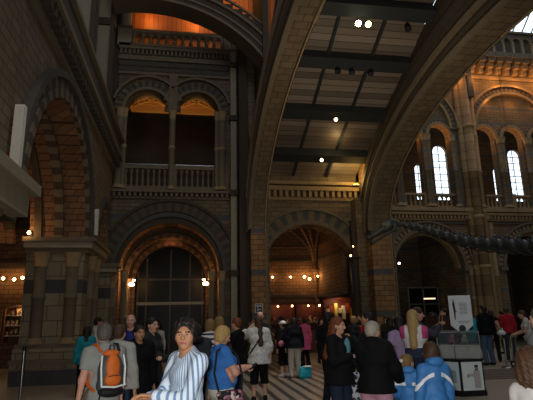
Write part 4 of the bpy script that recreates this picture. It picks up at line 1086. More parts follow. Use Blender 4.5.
pp('red', (2.08, 6.8), 1.66, -140, 'long red-haired woman in a black top and jeans holding a small device', top='101012', bottom='232d3f', hair=('verylong', 'red'), skin='fair', female=True, g=1.2, belly=.04, L=(-.10, .24, 1.10), R=(.06, .25, 1.19), hp=('grip', 'grip'), turn=12, nod=4, res=.014, hem=.80, loose=.01, open_='5c8f96')
pp('jacket', (2.21, 5.8), 1.60, -38, 'grey-haired woman in a black padded jacket and pale pink trousers', top='0d0d0f', bottom='b98a9c', hair=('short', 'lgrey'), skin='old', female=True, g=1.2, hem=.86, loose=.03, L=(-.18, .34, 1.0), R=(.22, .32, 1.0), turn=-20, nod=10, res=.014, belly=.03, collar=True)
pp('kidl', (2.70, 5.98), 1.2, -25, 'smaller child in a blue jacket with reflective bands and hair bobble', top=band_mat('jacket_small', '3b7fc0', 1.2, 1.255), bottom='b9b6ae', hair=('pony', 'sand'), skin='fair', child=True, loose=.03, hem=.66, res=.013, turn=-35, L=(-.2, .2, .95), R=(.16, .28, 1.15), g=.95, hood=True, nod=-5)
pp('kidr', (2.73, 5.4), 1.37, 4, 'taller child in a blue hooded jacket with curved reflective stripes on the back', top=band_mat('jacket_large', '3a7cbd', 1.27, 1.325, 2.2), bottom='a9a8a4', hair=('bob', 'brown'), skin='fair', child=True, loose=.02, hem=.66, res=.013, hood=True, g=.9)
pp('grey', (3.56, 4.6), 1.72, 30, 'person in a grey jacket cut by the right picture edge', top='6b6c6c', bottom='33353a', hair=('short', 'salt'), skin='old', res=.016, loose=.03, g=1.15)
pp('curly', (2.50, 3.4), 1.42, -60, 'brown curly-haired child in white at the bottom right corner', top='c5c2c0', bottom='3a3a40', hair=('wild', 'brown'), skin='fair', child=True, res=.013, g=1.05)
# left group
pp('teal', (-2.2, 12.1), 1.56, 10, 'dark-haired woman in a teal cardigan with black trousers and white shoes', top='1f7f8c', bottom='0e0e11', hair=('long', 'dark'), skin='tan', female=True, step=.16, shoes='c9c7c2', res=.019, hem=.8, loose=.01)
pp('whitefar', (-2.22, 13.6), 1.76, -80, 'person in an open white shirt with a dark strap beside the column', top='c6c2ba', bottom='26262a', hair=('short', 'dark'), skin='tan', res=.02, loose=.02)
pp('between', (-.86, 6.95), 1.62, -20, 'person in a pale grey shirt mostly hidden behind the orange backpack', top='a5a59e', bottom='2b3b52', hair=('short', 'brown'), skin='fair', res=.018, loose=.02, g=1.1)
pp('purple', (-1.02, 10.0), 1.79, 175, 'bald man in a purple-blue sweatshirt facing the camera', top='2c2f72', bottom='24262c', hair=('bald', 'grey'), skin='pink', res=.018, g=1.1)
pp('blackcoat', (-.66, 7.6), 1.60, -150, 'person in a long black coat beside the crossed-arms woman', top='0b0b0d', bottom='131417', hair=('short', 'dark'), skin='tan', res=.018, hem=.6, loose=.03, g=1.15)
pp('cardigan', (-.53, 8.3), 1.71, -120, 'woman in a charcoal knitted cardigan with folded arms and a black bag', top='2a2b2c', bottom='15161a', hair=('short', 'dark'), skin='fair', female=True, L=(.10, .22, 1.12), R=(-.12, .24, 1.08), turn=-12, res=.017, hem=.74, loose=.02, g=1.1)
pp('bgwhite', (-.82, 15.5), 1.60, 180, 'small distant person in white in front of the glazed screen', top='b8b2a6', bottom='2a2a2e', hair=('short', 'dark'), skin='tan', res=.024)
pp('hood', (.17, 8.0), 1.60, 15, 'person in a dark grey hooded coat right behind the striped man', top='34373a', bottom='1b1c20', hair=('bob', 'salt'), skin='fair', res=.018, hood=True, loose=.03)
pp('stripes', (.43, 8.8), 1.67, 10, 'woman in a navy and white striped top and pale trousers', top=NAVYST, bottom='b3aca0', hair=('bob', 'sand'), skin='fair', female=True, sleeves='half', res=.017, hem=.84, loose=.01, g=1.08)
pp('blonde2', (.62, 9.3), 1.71, 30, 'sandy-haired person close behind the striped-top woman', top='5a4a44', bottom='3b3c44', hair=('long', 'sand'), skin='fair', female=True, res=.019)
pp('brown', (.99, 9.7), 1.68, 62, 'auburn-haired person in black with jeans facing left', top='101113', bottom='1f2c40', hair=('short', 'red'), skin='fair', res=.018, L=(-.1, .3, 1.15), turn=-10)
pp('longhair', (1.53, 10.6), 1.69, -6, 'long-haired woman in a white patterned top raising a camera', top=LACE, bottom='101114', legs='capri', hair=('verylong', 'brown'), skin='fair', female=True, L=(-.16, .25, 1.52), hp=('grip', 'relax'), res=.017, hem=.76, loose=.035, sleeves='half', turn=14, step=.14, g=1.1)
pp('bald2', (2.0, 13.5), 1.84, -20, 'bald man whose head shows above the long-haired woman', top='3a3634', bottom='26262a', hair=('bald', 'grey'), skin='pink', res=.022)
pp('beige', (3.35, 20.6), 1.40, -60, 'distant person in beige leaning at the shop counter', top='9c8263', bottom='7d6a52', hair=('short', 'sand'), skin='fair', res=.026, hem=.7, R=(.2, .4, 1.2))
pp('cap', (2.84, 14.6), 1.56, 35, 'woman in a white cap and black top with a pink shoulder bag', top='121214', bottom='0f1013', hair=('cap', 'dark'), skin='fair', female=True, res=.02, shoes='d5d2cc', legs='capri', turn=10)
pp('darkcoat', (3.07, 14.2), 1.66, 8, 'person in a dark navy jacket with cream trousers seen from behind', top='11131b', bottom='bdb5a5', hair=('long', 'dark'), skin='fair', female=True, res=.019, hem=.84, loose=.03, g=1.15, shoes='8c8478')
pp('pink', (4.02, 16.9), 1.63, 20, 'person in a long bright pink coat with black leggings', top='c8567c', bottom='131317', hair=('short', 'dark'), skin='fair', female=True, res=.021, hem=.62, loose=.03)
pp('far1', (4.95, 18.2), 1.60, 200, 'distant woman in dark clothes with a white collar beside the counter', top='26282c', bottom='2a3038', hair=('bob', 'dark'), skin='fair', female=True, res=.024, open_='c9c6c0')
pp('far2', (3.6, 18.8), 1.7, 10, 'distant browser in dark brown facing the lit cases', top='2b211c', bottom='1c1d20', hair=('short', 'dark'), skin='fair', res=.026)
pp('far3', (5.5, 19.0), 1.66, -30, 'distant browser in dark grey near the middle of the counter', top='303335', bottom='1c1d20', hair=('short', 'brown'), skin='fair', res=.026)
pp('far4', (6.35, 18.0), 1.72, 170, 'distant man in black in front of the brightest shop case', top='0f1012', bottom='1a1b20', hair=('short', 'dark'), skin='fair', res=.024)
pp('far5', (4.65, 13.6), 1.67, -60, 'blonde person partly seen between the red-haired woman and the green sweater', top='1d1d20', bottom='26272b', hair=('bob', 'sand'), skin='fair', female=True, res=.022)
pp('far6', (5.15, 13.9), 1.6, 60, 'dark-haired child-height visitor beside the person in red', top='141518', bottom='26272b', hair=('bob', 'dark'), skin='fair', female=True, res=.022)
# middle and right groups
pp('darkman', (2.74, 9.5), 1.75, -60, 'dark-haired man in black close behind the red-haired woman', top='0e0f12', bottom='17191f', hair=('short', 'dark'), skin='tan', res=.018, loose=.02)
pp('redcloth', (5.55, 15.6), 1.54, -20, 'distant person in a bright red top', top='b3222c', bottom='222226', hair=('short', 'dark'), skin='fair', res=.023)
pp('green', (3.14, 8.4), 1.73, 70, 'balding man in a dark green sweater looking up to the left', top='12211e', bottom='1b1d22', hair=('short', 'dark'), skin='tan', res=.017, loose=.02, g=1.1, L=(-.1, .3, 1.3), nod=-10)
pp('darkhair', (4.05, 9.6), 1.63, 10, 'dark-haired person seen between the grey head and the lavender top', top='191a1f', bottom='1c1d22', hair=('bob', 'dark'), skin='fair', female=True, res=.018)
pp('lavender', (3.69, 8.4), 1.64, 5, 'dark-haired woman in a lavender top seen from behind', top=striped('lavender_pink', 'a58fb4', 'c04f84', 0, 9, .0), bottom='54555e', hair=('long', 'dark'), skin='fair', female=True, sleeves='short', res=.017, hem=.8, loose=.01)
pp('blondepink', (3.70, 7.85), 1.75, -32, 'long blonde-haired woman in a white top with magenta sleeves', top=MAG, bottom='1c2740', legs='skirt', hair=('verylong', 'blonde'), skin='pink', female=True, sleeves='short', res=.015, L=(-.05, .36, 1.06), R=(.1, .38, 1.02), hem=.98, loose=.008, g=1.12)
pp('reader', (4.43, 9.2), 1.81, -105, 'man behind the blonde woman reading an open sheet of paper', top='3b4046', bottom='25272c', hair=('short', 'brown'), skin='pink', res=.017, L=(-.12, .36, 1.38), R=(.12, .38, 1.4), hp=('grip', 'grip'), nod=8)
pp('desk1', (6.95, 13.5), 1.72, 170, 'dark-haired attendant in dark green behind the wooden desk', top='22302a', bottom='1b1d22', hair=('curly', 'dark'), skin='tan', res=.02, g=1.2, loose=.02)
pp('desk2', (7.62, 14.0), 1.83, 95, 'man in an olive jacket standing beside the poster looking left', top='57564a', bottom='2b2c30', hair=('short', 'dark'), skin='fair', res=.02)
pp('teal2', (7.98, 13.3), 1.80, 35, 'person in a turquoise hooded top beside the poster board', top='2d9fb2', bottom='2a3a52', hair=('short', 'brown'), skin='fair', res=.019, loose=.02, g=1.1)
pp('blackback', (9.85, 15.5), 1.93, 8, 'tall person in a black sweater and jeans seen from behind', top='0f0f11', bottom='4b6078', hair=('short', 'dark'), skin='fair', res=.02, loose=.02)
pp('tank', (10.75, 16.5), 1.80, -30, 'woman in a sleeveless black top carrying a pale bag', top='141417', bottom='17181b', hair=('bob', 'brown'), skin='pink', female=True, sleeves='none', res=.021)
pp('redvest', (11.7, 17.0), 1.88, -15, 'person in a red waistcoat with white sleeves', top=striped('red_vest', 'a3202e', 'c9c6c3', 2, 20, .0), bottom='35383f', hair=('short', 'brown'), skin='fair', res=.021)
pp('mother', (10.05, 13.6), 1.75, 60, 'woman in a white top leaning over the pushchair by the barrier', top='c0c0bd', bottom='33505a', hair=('short', 'brown'), skin='fair', female=True, res=.019, sleeves='short', L=(-.1, .34, 1.1), R=(.1, .36, 1.12), lean=.2)
pp('far7', (8.6, 16.5), 1.70, 40, 'distant visitor in charcoal in the shadow of the nave arch', top='1b1c1f', bottom='17181b', hair=('short', 'dark'), skin='fair', res=.026)
pp('far8', (6.4, 15.5), 1.66, -150, 'distant visitor in brown left of the wooden desk', top='33271f', bottom='1d1d20', hair=('short', 'brown'), skin='fair', res=.024)
pp('far9', (13.2, 19.5), 1.75, 30, 'distant visitor in dark blue near the tall column cluster', top='1a2236', bottom='17181b', hair=('short', 'dark'), skin='fair', res=.026)
# ------------------------------------------------------------------ things carried and standing about
def world(p, x, y, z):
    s = p.scale[0]; return Matrix.Rotation(p.rotation_euler.z, 3, 'Z')@(Vector((x, y, z))*s)+Vector(p.location)
def carried(name, label, cat, who, group=None):
    p = PEOPLE[who]; t = empty(name, p.location, p.rotation_euler.z); t.scale = p.scale; return tag(t, label, cat, group)
def soft(name, mat, parent, prims, res=.012, k=.02, cuts=()):
    V, Fc = surf(prims, res, k, cuts); return mesh_obj(name, [(V, Fc, 0)], [mat], parent)
WEB = plain('black_webbing', '111214', .7)
REFL = plain('reflective_tape', 'e8edf0', .35, 0, 0)
# orange backpack
t = carried('backpack', 'orange and black backpack with white reflective strips on the grey polo shirt', 'backpack', 'backpack')
ORB = plain('orange_nylon', 'd2681c', .6)
soft('body', plain('grey_nylon', '44474a', .6), t, [('e', (0, -.23, 1.19), (.15, .085, .23)), ('e', (0, -.22, 1.06), (.155, .09, .12))])
fp = soft('front_pocket', ORB, t, [('e', (0, -.285, 1.25), (.085, .05, .15)), ('e', (0, -.30, 1.12), (.095, .055, .08))])
soft('top_flap', ORB, t, [('e', (0, -.22, 1.40), (.10, .07, .045))])
soft('lower_pocket', WEB, t, [('e', (0, -.27, .99), (.15, .07, .06))])
for s in (-1, 1):
    mb = MB(); mb.tube([(s*.105, -.19, 1.42), (s*.12, -.10, 1.49), (s*.125, .02, 1.49), (s*.12, .13, 1.40), (s*.14, .14, 1.2), (s*.17, .0, 1.05), (s*.15, -.15, 1.0)], .018, 8); mb.build('shoulder_strap', ORB if s < 0 else WEB, t)
    mb = MB(); mb.tube([(s*.125, -.28, 1.38), (s*.14, -.305, 1.25), (s*.13, -.32, 1.05)], .011, 6); mb.build('reflective_strip', REFL, t)
    mb = MB(); mb.tube([(s*.13, -.3, 1.0), (s*.15, -.26, .8), (s*.13, -.22, .62)], .008, 6); mb.build('hanging_strap', WEB, t)
mb = MB(); mb.tube([(-.14, -.33, 1.06), (0, -.365, 1.045), (.14, -.33, 1.06)], .011, 6); mb.build('reflective_strip', REFL, t)
mb = MB(); mb.tube([(-.03, -.23, 1.43), (-.02, -.24, 1.49), (.02, -.24, 1.49), (.03, -.23, 1.43)], .008, 6); mb.build('grab_handle', WEB, t)
mb = MB(); mb.tube([(-.06, -.338, 1.16), (0, -.352, 1.17), (.06, -.338, 1.16)], .005, 6); mb.build('zip', WEB, fp)
# handbag of the blue woman
t = carried('shoulder_bag', 'floral shoulder bag hanging from a black strap over the blue top', 'bag', 'blue')
soft('body', floral('floral_cloth'), t, [('c', (.31, -.14, .90), (.31, .12, .90), .05, .05), ('c', (.31, -.14, .75), (.31, .12, .75), .06, .06), ('e', (.31, 0, .82), (.06, .17, .13))], .012, .03)
mb = MB(); mb.tube([(.31, .15, .9), (.25, .19, 1.1), (.17, .16, 1.34), (.12, .03, 1.49), (.17, -.13, 1.42), (.23, -.19, 1.15), (.31, -.15, .9)], .014, 8); mb.build('strap', WEB, t)
def gadget(name, label, cat, who, side, size, col, tilt=.6, lift=.0):
    p = PEOPLE[who]; a = list(p['_a']); q = Vector(a[3:] if side == 1 else a[:3])
    pos = world(p, q.x-side*.01, q.y+.10, q.z+.02+lift)
    t = empty(name, pos, p.rotation_euler.z); tag(t, label, cat)
    w_, d_, h_ = size
    mb = MB(); mb.obox((0, 0, 0), (w_/2, 0, 0), (0, d_/2*math.cos(tilt), d_/2*math.sin(tilt)), (0, -h_/2*math.sin(tilt), h_/2*math.cos(tilt))); mb.build('body', plain('gadget_'+col, col, .35), t)
    mb = MB(); mb.obox((0, -h_*.55*math.sin(tilt), h_*.55*math.cos(tilt)), (w_*.4, 0, 0), (0, d_*.36*math.cos(tilt), d_*.36*math.sin(tilt)), (0, -h_*.08*math.sin(tilt), h_*.08*math.cos(tilt))); mb.build('screen', plain('gadget_screen', '39424a', .1), t)
    return t
gadget('mobile_phone', 'small dark phone in the hands of the blonde woman in blue', 'phone', 'blue', 1, (.06, .11, .014), '1c1d20')
gadget('mobile_phone', 'silver phone held up by the red-haired woman in black', 'phone', 'red', 1, (.06, .11, .016), '9ea3a8')
t = gadget('camera', 'compact camera raised in the left hand of the long-haired woman', 'camera', 'longhair', -1, (.1, .06, .03), '5d6063', 1.3, .03)
mb = MB(); mb.tube([(0, .03, 0), (0, .06, 0)], .02, 10); mb.build('lens', BLACK, t)
t = carried('shoulder_strap', 'black bag strap crossing the white patterned top', 'strap', 'longhair')
mb = MB(); mb.tube([(.17, .06, 1.43), (.13, -.05, 1.46), (.06, -.16, 1.34), (-.06, -.175, 1.16), (-.19, -.12, .98), (-.22, .03, .92)], .016, 8); mb.build('strap', WEB, t)
t = carried('handbag', 'black handbag held by the woman in the charcoal cardigan', 'bag', 'cardigan')
soft('body', plain('black_leather', '0c0c0e', .35), t, [('e', (.30, .08, .86), (.08, .19, .17))], .014, .02)
mb = MB(); mb.tube([(.30, -.06, .96), (.26, -.03, 1.2), (.22, .0, 1.44), (.24, .1, 1.2), (.30, .2, .96)], .012, 8); mb.build('strap', WEB, t)
t = carried('shoulder_bag', 'pink shoulder bag of the woman in the white cap', 'bag', 'cap')
soft('body', plain('pink_leather', 'c46a86', .5), t, [('e', (-.22, -.10, 1.03), (.12, .05, .10))], .016, .02)
mb = MB(); mb.tube([(-.3, -.1, 1.1), (-.2, -.12, 1.3), (-.1, -.04, 1.46), (.0, -.1, 1.3), (-.13, -.13, 1.1)], .012, 6); mb.build('strap', WEB, t)
t = carried('shoulder_bag', 'pale bag on the arm of the woman in sleeveless black', 'bag', 'tank')
soft('body', plain('pale_canvas', 'b9bcb8', .7), t, [('e', (.27, .02, .98), (.07, .14, .14))], .018, .02)
mb = MB(); mb.tube([(.27, -.1, 1.05), (.2, -.03, 1.40), (.27, .12, 1.05)], .012, 6); mb.build('strap', WEB, t)
# sheet of paper
p = PEOPLE['reader']; t = empty('paper_sheet', world(p, 0, .43, 1.44), p.rotation_euler.z); tag(t, 'open cream sheet of paper held up by the reading man', 'paper')
mb = MB()
for s in (-1, 1): mb.obox((s*.115, -.012, 0), (.115, -.02*s*s, 0), (0, .0015, 0), (0, .02, .15))
mb.build('sheet', plain('cream_paper', 'b9ab8c', .8), t)
# hair bobble of the small child
t = carried('hair_bobble', 'white bobble in the ponytail of the smaller child', 'hair tie', 'kidl'); t.name = 'hair_bobble'
soft('bobble', cloth('d9d6d0'), t, [('e', (-.10, -.17, 1.62), (.035, .035, .035))], .01)
# pushchair
def pushchair(loc, rz, label, seat, spotty=False):
    t = empty('pushchair', loc, rz); tag(t, label, 'pushchair', 'pushchairs')
    for sx in (-1, 1):
        mb = MB(); mb.tube([(sx*.22, -.38, 1.02), (sx*.22, -.30, .98), (sx*.22, .0, .5), (sx*.22, .38, .1)], .013, 8); mb.build('frame', STEEL, t)
        mb = MB(); mb.tube([(sx*.22, -.34, .1), (sx*.22, .05, .55)], .012, 8); mb.build('frame', STEEL, t)
        mb = MB(); mb.tube([(sx*.22, -.46, 1.0), (sx*.22, -.36, 1.04)], .02, 8); mb.build('handle', BLACK, t)
        for y in (-.34, .38):
            mb = MB()
            for d in (-.035, .035):
                pts = [(sx*.22+d, y+.075*math.cos(a), .09+.075*math.sin(a)) for a in [2*PI*k/16 for k in range(17)]]
                mb.tube(pts, .015, 6, 0, False)
            mb.tube([(sx*.22, y-.07, .09), (sx*.22, y+.07, .09)], .008, 6); mb.tube([(sx*.22, y, .02), (sx*.22, y, .16)], .008, 6); wh = mb.build('wheel', BLACK, t)
            mb = MB(); mb.tube([(sx*.22-.045, y, .09), (sx*.22+.045, y, .09)], .022, 8); mb.build('hub', WHITE, wh)
    mb = MB(); mb.tube([(-.22, -.1, .62), (.22, -.1, .62)], .01); mb.tube([(-.22, .38, .1), (.22, .38, .1)], .01); mb.build('crossbar', STEEL, t)
    soft('seat', seat, t, [('c', (-.16, -.18, .80), (.16, -.18, .80), .03, .03), ('c', (-.16, -.06, .44), (.16, -.06, .44), .035, .035), ('c', (-.16, .2, .40), (.16, .2, .40), .035, .035), ('c', (-.17, -.18, .8), (-.17, -.04, .44), .03, .03), ('c', (.17, -.18, .8), (.17, -.04, .44), .03, .03), ('e', (0, -.12, .62), (.18, .03, .2)), ('e', (0, .08, .41), (.18, .16, .03))], .018, .05)
    return t
pushchair((2.56, 7.65, 0), -.6, 'pushchair with a blue and white cover beside the red-haired woman', blotchy('spotted_cover', '27304a', 'c8ccd4', 22, .5))
t = pushchair((10.55, 14.5, 0), .5, 'pushchair with a pale hood by the barrier posts', cloth('8ea3ab'))
soft('hood', cloth('a9c0bb'), t, [('e', (0, -.12, .85), (.2, .2, .14))], .02, .02, [lambda P, d: np.maximum(d, -(_ell(P, (0, .02, .8), (.17, .22, .13))))])
t = empty('tote_bag', (3.32, 14.05, 0), .2); tag(t, 'turquoise bag with a white flap standing on the striped floor', 'bag')
soft('body', plain('turquoise_nylon', '1fa0b4', .5), t, [('c', (-.12, 0, .06), (.12, 0, .06), .07, .07), ('c', (-.13, 0, .26), (.13, 0, .26), .05, .05), ('e', (0, 0, .16), (.19, .09, .16))], .018, .04, [lambda P, d: np.maximum(d, .002-P[..., 2])])
soft('flap', cloth('d5d8d6'), t, [('e', (.06, -.03, .31), (.15, .08, .02))], .014, .02)
mb = MB(); mb.tube([(-.14, 0, .28), (-.1, 0, .42), (0, 0, .45), (.1, 0, .42), (.14, 0, .28)], .008, 6); mb.build('handle', WEB, t)
# helmet in the hand near the barrier
t = empty('cycle_helmet', (10.2, 15.2, 1.0)); tag(t, 'white round helmet-like hat hanging beside the black-topped woman', 'hat')
soft('shell', cloth('cfd3d4'), t, [('e', (0, 0, 0), (.13, .15, .1))], .018, .02, [lambda P, d: np.maximum(d, -(P[..., 2]+.05))])
mb = MB(); mb.tube([(0, 0, .09), (.05, .02, .25)], .006, 6); mb.build('strap', WEB, t)
# barrier posts
def post(x, y, label, h=.98, r=.032, mat=STEEL, lean=0):
    t = empty('barrier_post', (x, y, 0)); tag(t, label, 'post', 'barrier posts'); t.rotation_euler.y = lean
    mb = MB(); mb.lathe((0, 0, 0), [(.18, 0), (.18, .015), (.15, .03), (.04, .05)], 24); mb.build('base', mat, t)
    mb = MB(); mb.lathe((0, 0, .03), [(r, 0), (r, h-.12)], 16); mb.build('pole', mat, t)
    mb = MB(); mb.lathe((0, 0, h-.1), [(r*1.2, 0), (r*1.2, .08), (r*.9, .1)], 16); mb.build('cap', BLACK, t); return t
post(9.85, 14.6, 'steel barrier post nearest the pushchair'); post(11.2, 16.2, 'steel barrier post right behind the first one'); post(11.3, 14.4, 'grey barrier post at the right edge of the floor')
post(-3.45, 11.9, 'thin steel post in front of the left aisle plinth', 1.15, .03)
def belt(a, b, label):
    mb = MB(); a, b = Vector(a), Vector(b); pts = [a.lerp(b, k/8)+Vector((0, 0, -.05*math.sin(PI*k/8))) for k in range(9)]
    for p, q in zip(pts[:-1], pts[1:]): mb.beam(p, q, .006, .05)
    o = mb.build('barrier_belt', WEB); tag(o, label, 'belt')
belt((9.9, 14.6, .9), (11.2, 16.2, .9), 'black belt slung between the two steel barrier posts')
# donation kiosk
t = empty('donation_box', (5.9, 10.4, 0), -.47); tag(t, 'white-panelled polygonal donation box with a clear case on top', 'donation box')
def poly(r, n, z0, z1, sx=1., ph=PI/8):
    return [(r*sx*math.cos(2*PI*k/n+ph), r*math.sin(2*PI*k/n+ph), z) for z in (z0, z1) for k in range(n)]
def prism(mb, r, n, z0, z1, mi=0, sx=1., ph=PI/8):
    mb.add(poly(r, n, z0, z1, sx, ph), [tuple(range(n-1, -1, -1)), tuple(range(n, 2*n))]+[(k, (k+1) % n, n+(k+1) % n, n+k) for k in range(n)], mi)
H6 = -PI/2-.05
mb = MB(); prism(mb, .55, 6, 0, .08, ph=H6); mb.build('plinth', BLACK, t)
mb = MB(); prism(mb, .52, 6, .08, .70, ph=H6); prism(mb, .55, 6, .69, .73, ph=H6); mb.build('body', plain('kiosk_dark', '1c1e20', .4), t)
def face_quad(mb, k, r, z0, z1, inset, out, mi=0, ph=H6, u0=0., u1=1.):
    a = Vector((r*math.cos(PI/3*k+ph), r*math.sin(PI/3*k+ph), 0)); b = Vector((r*math.cos(PI/3*(k+1)+ph), r*math.sin(PI/3*(k+1)+ph), 0))
    nrm = (a+b).normalized(); d = (b-a); p = a+d*(inset+(1-2*inset)*u0)+nrm*out; q = a+d*(inset+(1-2*inset)*u1)+nrm*out
    mb.add([(p.x, p.y, z0), (q.x, q.y, z0), (q.x, q.y, z1), (p.x, p.y, z1)], [(0, 1, 2, 3)], mi)
PB = plain('kiosk_panel', 'c9dde4', .5, noise=.06, scale=3); PB2 = plain('kiosk_panel_b', 'dbe4e2', .5, noise=.08, scale=3)
for k in range(6):
    mb = MB(); face_quad(mb, k, .52, .11, .67, .05, .006)
    if k == 0:   # the photo panel: a figure with outstretched arms beside a pale oval
        face_quad(mb, k, .52, .15, .5, .05, .009, 1, u0=.55, u1=.86); face_quad(mb, k, .52, .5, .6, .05, .009, 2, u0=.63, u1=.78); face_quad(mb, k, .52, .38, .44, .05, .010, 1, u0=.28, u1=.56); face_quad(mb, k, .52, .36, .42, .05, .011, 3, u0=.22, u1=.33); face_quad(mb, k, .52, .52, .57, .05, .011, 3, u0=.65, u1=.75); face_quad(mb, k, .52, .56, .61, .05, .012, 2, u0=.62, u1=.79)
    if k in (5,):
        a = 0
        for j in range(4): face_quad(mb, k, .52, .2+.1*j, .23+.1*j, .05, .009, 4, u0=.1, u1=.5+.1*(j % 2))
        face_quad(mb, k, .52, .25, .5, .05, .010, 5, u0=.55, u1=.85)
    mb.build('panel', [PB if k % 2 else PB2, plain('fig_shirt', 'b4aca8', .6, noise=0), plain('fig_hair', '1f1b19', .6, noise=0), plain('fig_skin', 'b08a72', .6, noise=0), plain('panel_text', '7d8d94', .6, noise=0), plain('panel_disc', '8fa5ae', .6, noise=0)], t)
mb = MB()
for x, w_ in ((-.25, .2), (.05, .17), (.3, .17)): mb.box(x-w_/1.3, x+w_/1.3, -.28, .1, .73, .98)
mb.build('coin_boxes', plain('kiosk_grey', '8c8f8a', .45), t)
GL = plain('clear_acrylic', 'c8d4d4', .05, 0, 0, trans=.95, spec=.6)
mb = MB(); mb.box(-.42, .42, -.3, .3, .98, 1.0, 0); mb.build('tray', plain('kiosk_grey', '8c8f8a', .45), t)
mb = MB(); mb.box(-.42, .42, -.3, -.29, 1.0, 1.27); mb.box(-.42, -.41, -.29, .3, 1.0, 1.27); mb.box(.41, .42, -.29, .3, 1.0, 1.27); mb.box(-.42, .42, .29, .3, 1.0, 1.27); mb.build('acrylic_case', GL, t)
mb = MB()
for x in (-.42, .42):
    for y in (-.3, .3): mb.box(x-.008, x+.008, y-.008, y+.008, .98, 1.28)
for y in (-.3, .3): mb.box(-.42, .42, y-.006, y+.006, 1.26, 1.275)
mb.build('case_frame', plain('frame_grey', '4d5356', .4, .5), t)
for i, (x, c, l) in enumerate(((-.12, 'c46a86', 'pink'), (.02, '3c4045', 'dark'), (.14, 'b9b0a0', 'cream'))):
    q = world_p = Matrix.Rotation(-.47, 3, 'Z')@Vector((x, 0, 1.06))+Vector((5.9, 10.4, 0))
    o = soft('soft_toy', plain('toy_'+l, c, .9), None, [('e', (0, 0, .02), (.07, .06, .075)), ('e', (0, -.03, .1), (.045, .045, .045)), ('e', (-.03, -.03, .15), (.015, .012, .02)), ('e', (.03, -.03, .15), (.015, .012, .02)), ('e', (-.05, -.04, -.02), (.03, .035, .02)), ('e', (.05, -.04, -.02), (.03, .035, .02))], .01, .015)
    o.location = q; tag(o, '%s soft object lying in the clear case of the donation box' % l, 'toy')
# poster board
t = empty('poster_board', (7.1, 12.2, 0), -.3); tag(t, 'tall white information board with a pointed foot and a small figure drawing', 'sign board')
mb = MB(); w_, zt, zb = .28, 2.12, 1.36
mb.add([(-w_, 0, zb), (-w_, 0, zt), (w_, 0, zt), (w_, 0, zb), (0, 0, zb-.24), (-w_, .03, zb), (-w_, .03, zt), (w_, .03, zt), (w_, .03, zb), (0, .03, zb-.24)], [(0, 4, 3, 2, 1), (5, 6, 7, 8, 9), (0, 1, 6, 5), (1, 2, 7, 6), (2, 3, 8, 7), (3, 4, 9, 8), (4, 0, 5, 9)])
mb.build('board', plain('board_white', 'e6eaec', .5, noise=.04), t)
mb = MB()
mb.tube([(-.16, -.01, 1.98), (-.165, -.01, 1.9), (-.15, -.01, 1.75), (-.155, -.01, 1.5)], [.012, .03, .026, .012], 8); mb.ball((-.16, -.01, 2.0), .018, 0, 8, (1, .4, 1)); mb.tube([(-.15, -.01, 1.8), (-.11, -.012, 1.7)], .007, 6)
for j in range(9): mb.box(-.03, .15+.03*((j*3) % 2), -.006, -.002, 1.92-j*.035, 1.93-j*.035, 1)
mb.box(-.08, .2, -.006, -.002, 1.45, 1.465, 1); mb.box(-.08, .16, -.006, -.002, 1.41, 1.42, 1)
mb.build('printing', [plain('print_dark', '2e2f31', .6), plain('print_grey', '787c7e', .6)], t)
mb = MB(); mb.ball((0, -.005, 1.27), .085, 0, 16, (1, .12, 1.15)); mb.build('emblem', plain('print_dark', '2e2f31', .6), t)
mb = MB(); mb.tube([(0, .05, 0), (0, .05, 1.9)], .025, 10); mb.lathe((0, .05, 0), [(.22, 0), (.22, .02), (.05, .04)], 20); mb.build('stand', STEEL, t)
# reception desk
t = empty('reception_desk', (6.9, 12.9, 0), .05); tag(t, 'brown wooden desk with a pale top edge in front of the dark nave arch', 'desk')
WD = plain('desk_wood', '3a2a22', .5, 0, .2, 4)
mb = MB(); mb.box(-.95, .5, -.3, .3, 0, 1.18); mb.build('body', plain('desk_black', '17181a', .4), t)
mb = MB(); mb.box(-.35, .72, -.34, -.28, 1.22, 1.62); mb.box(-.35, -.3, -.34, .2, 1.22, 1.62); mb.build('screen_panel', WD, t)
mb = MB(); mb.box(-1.0, .55, -.36, .34, 1.18, 1.22); mb.build('worktop', plain('desk_edge', 'a4a49c', .4), t)
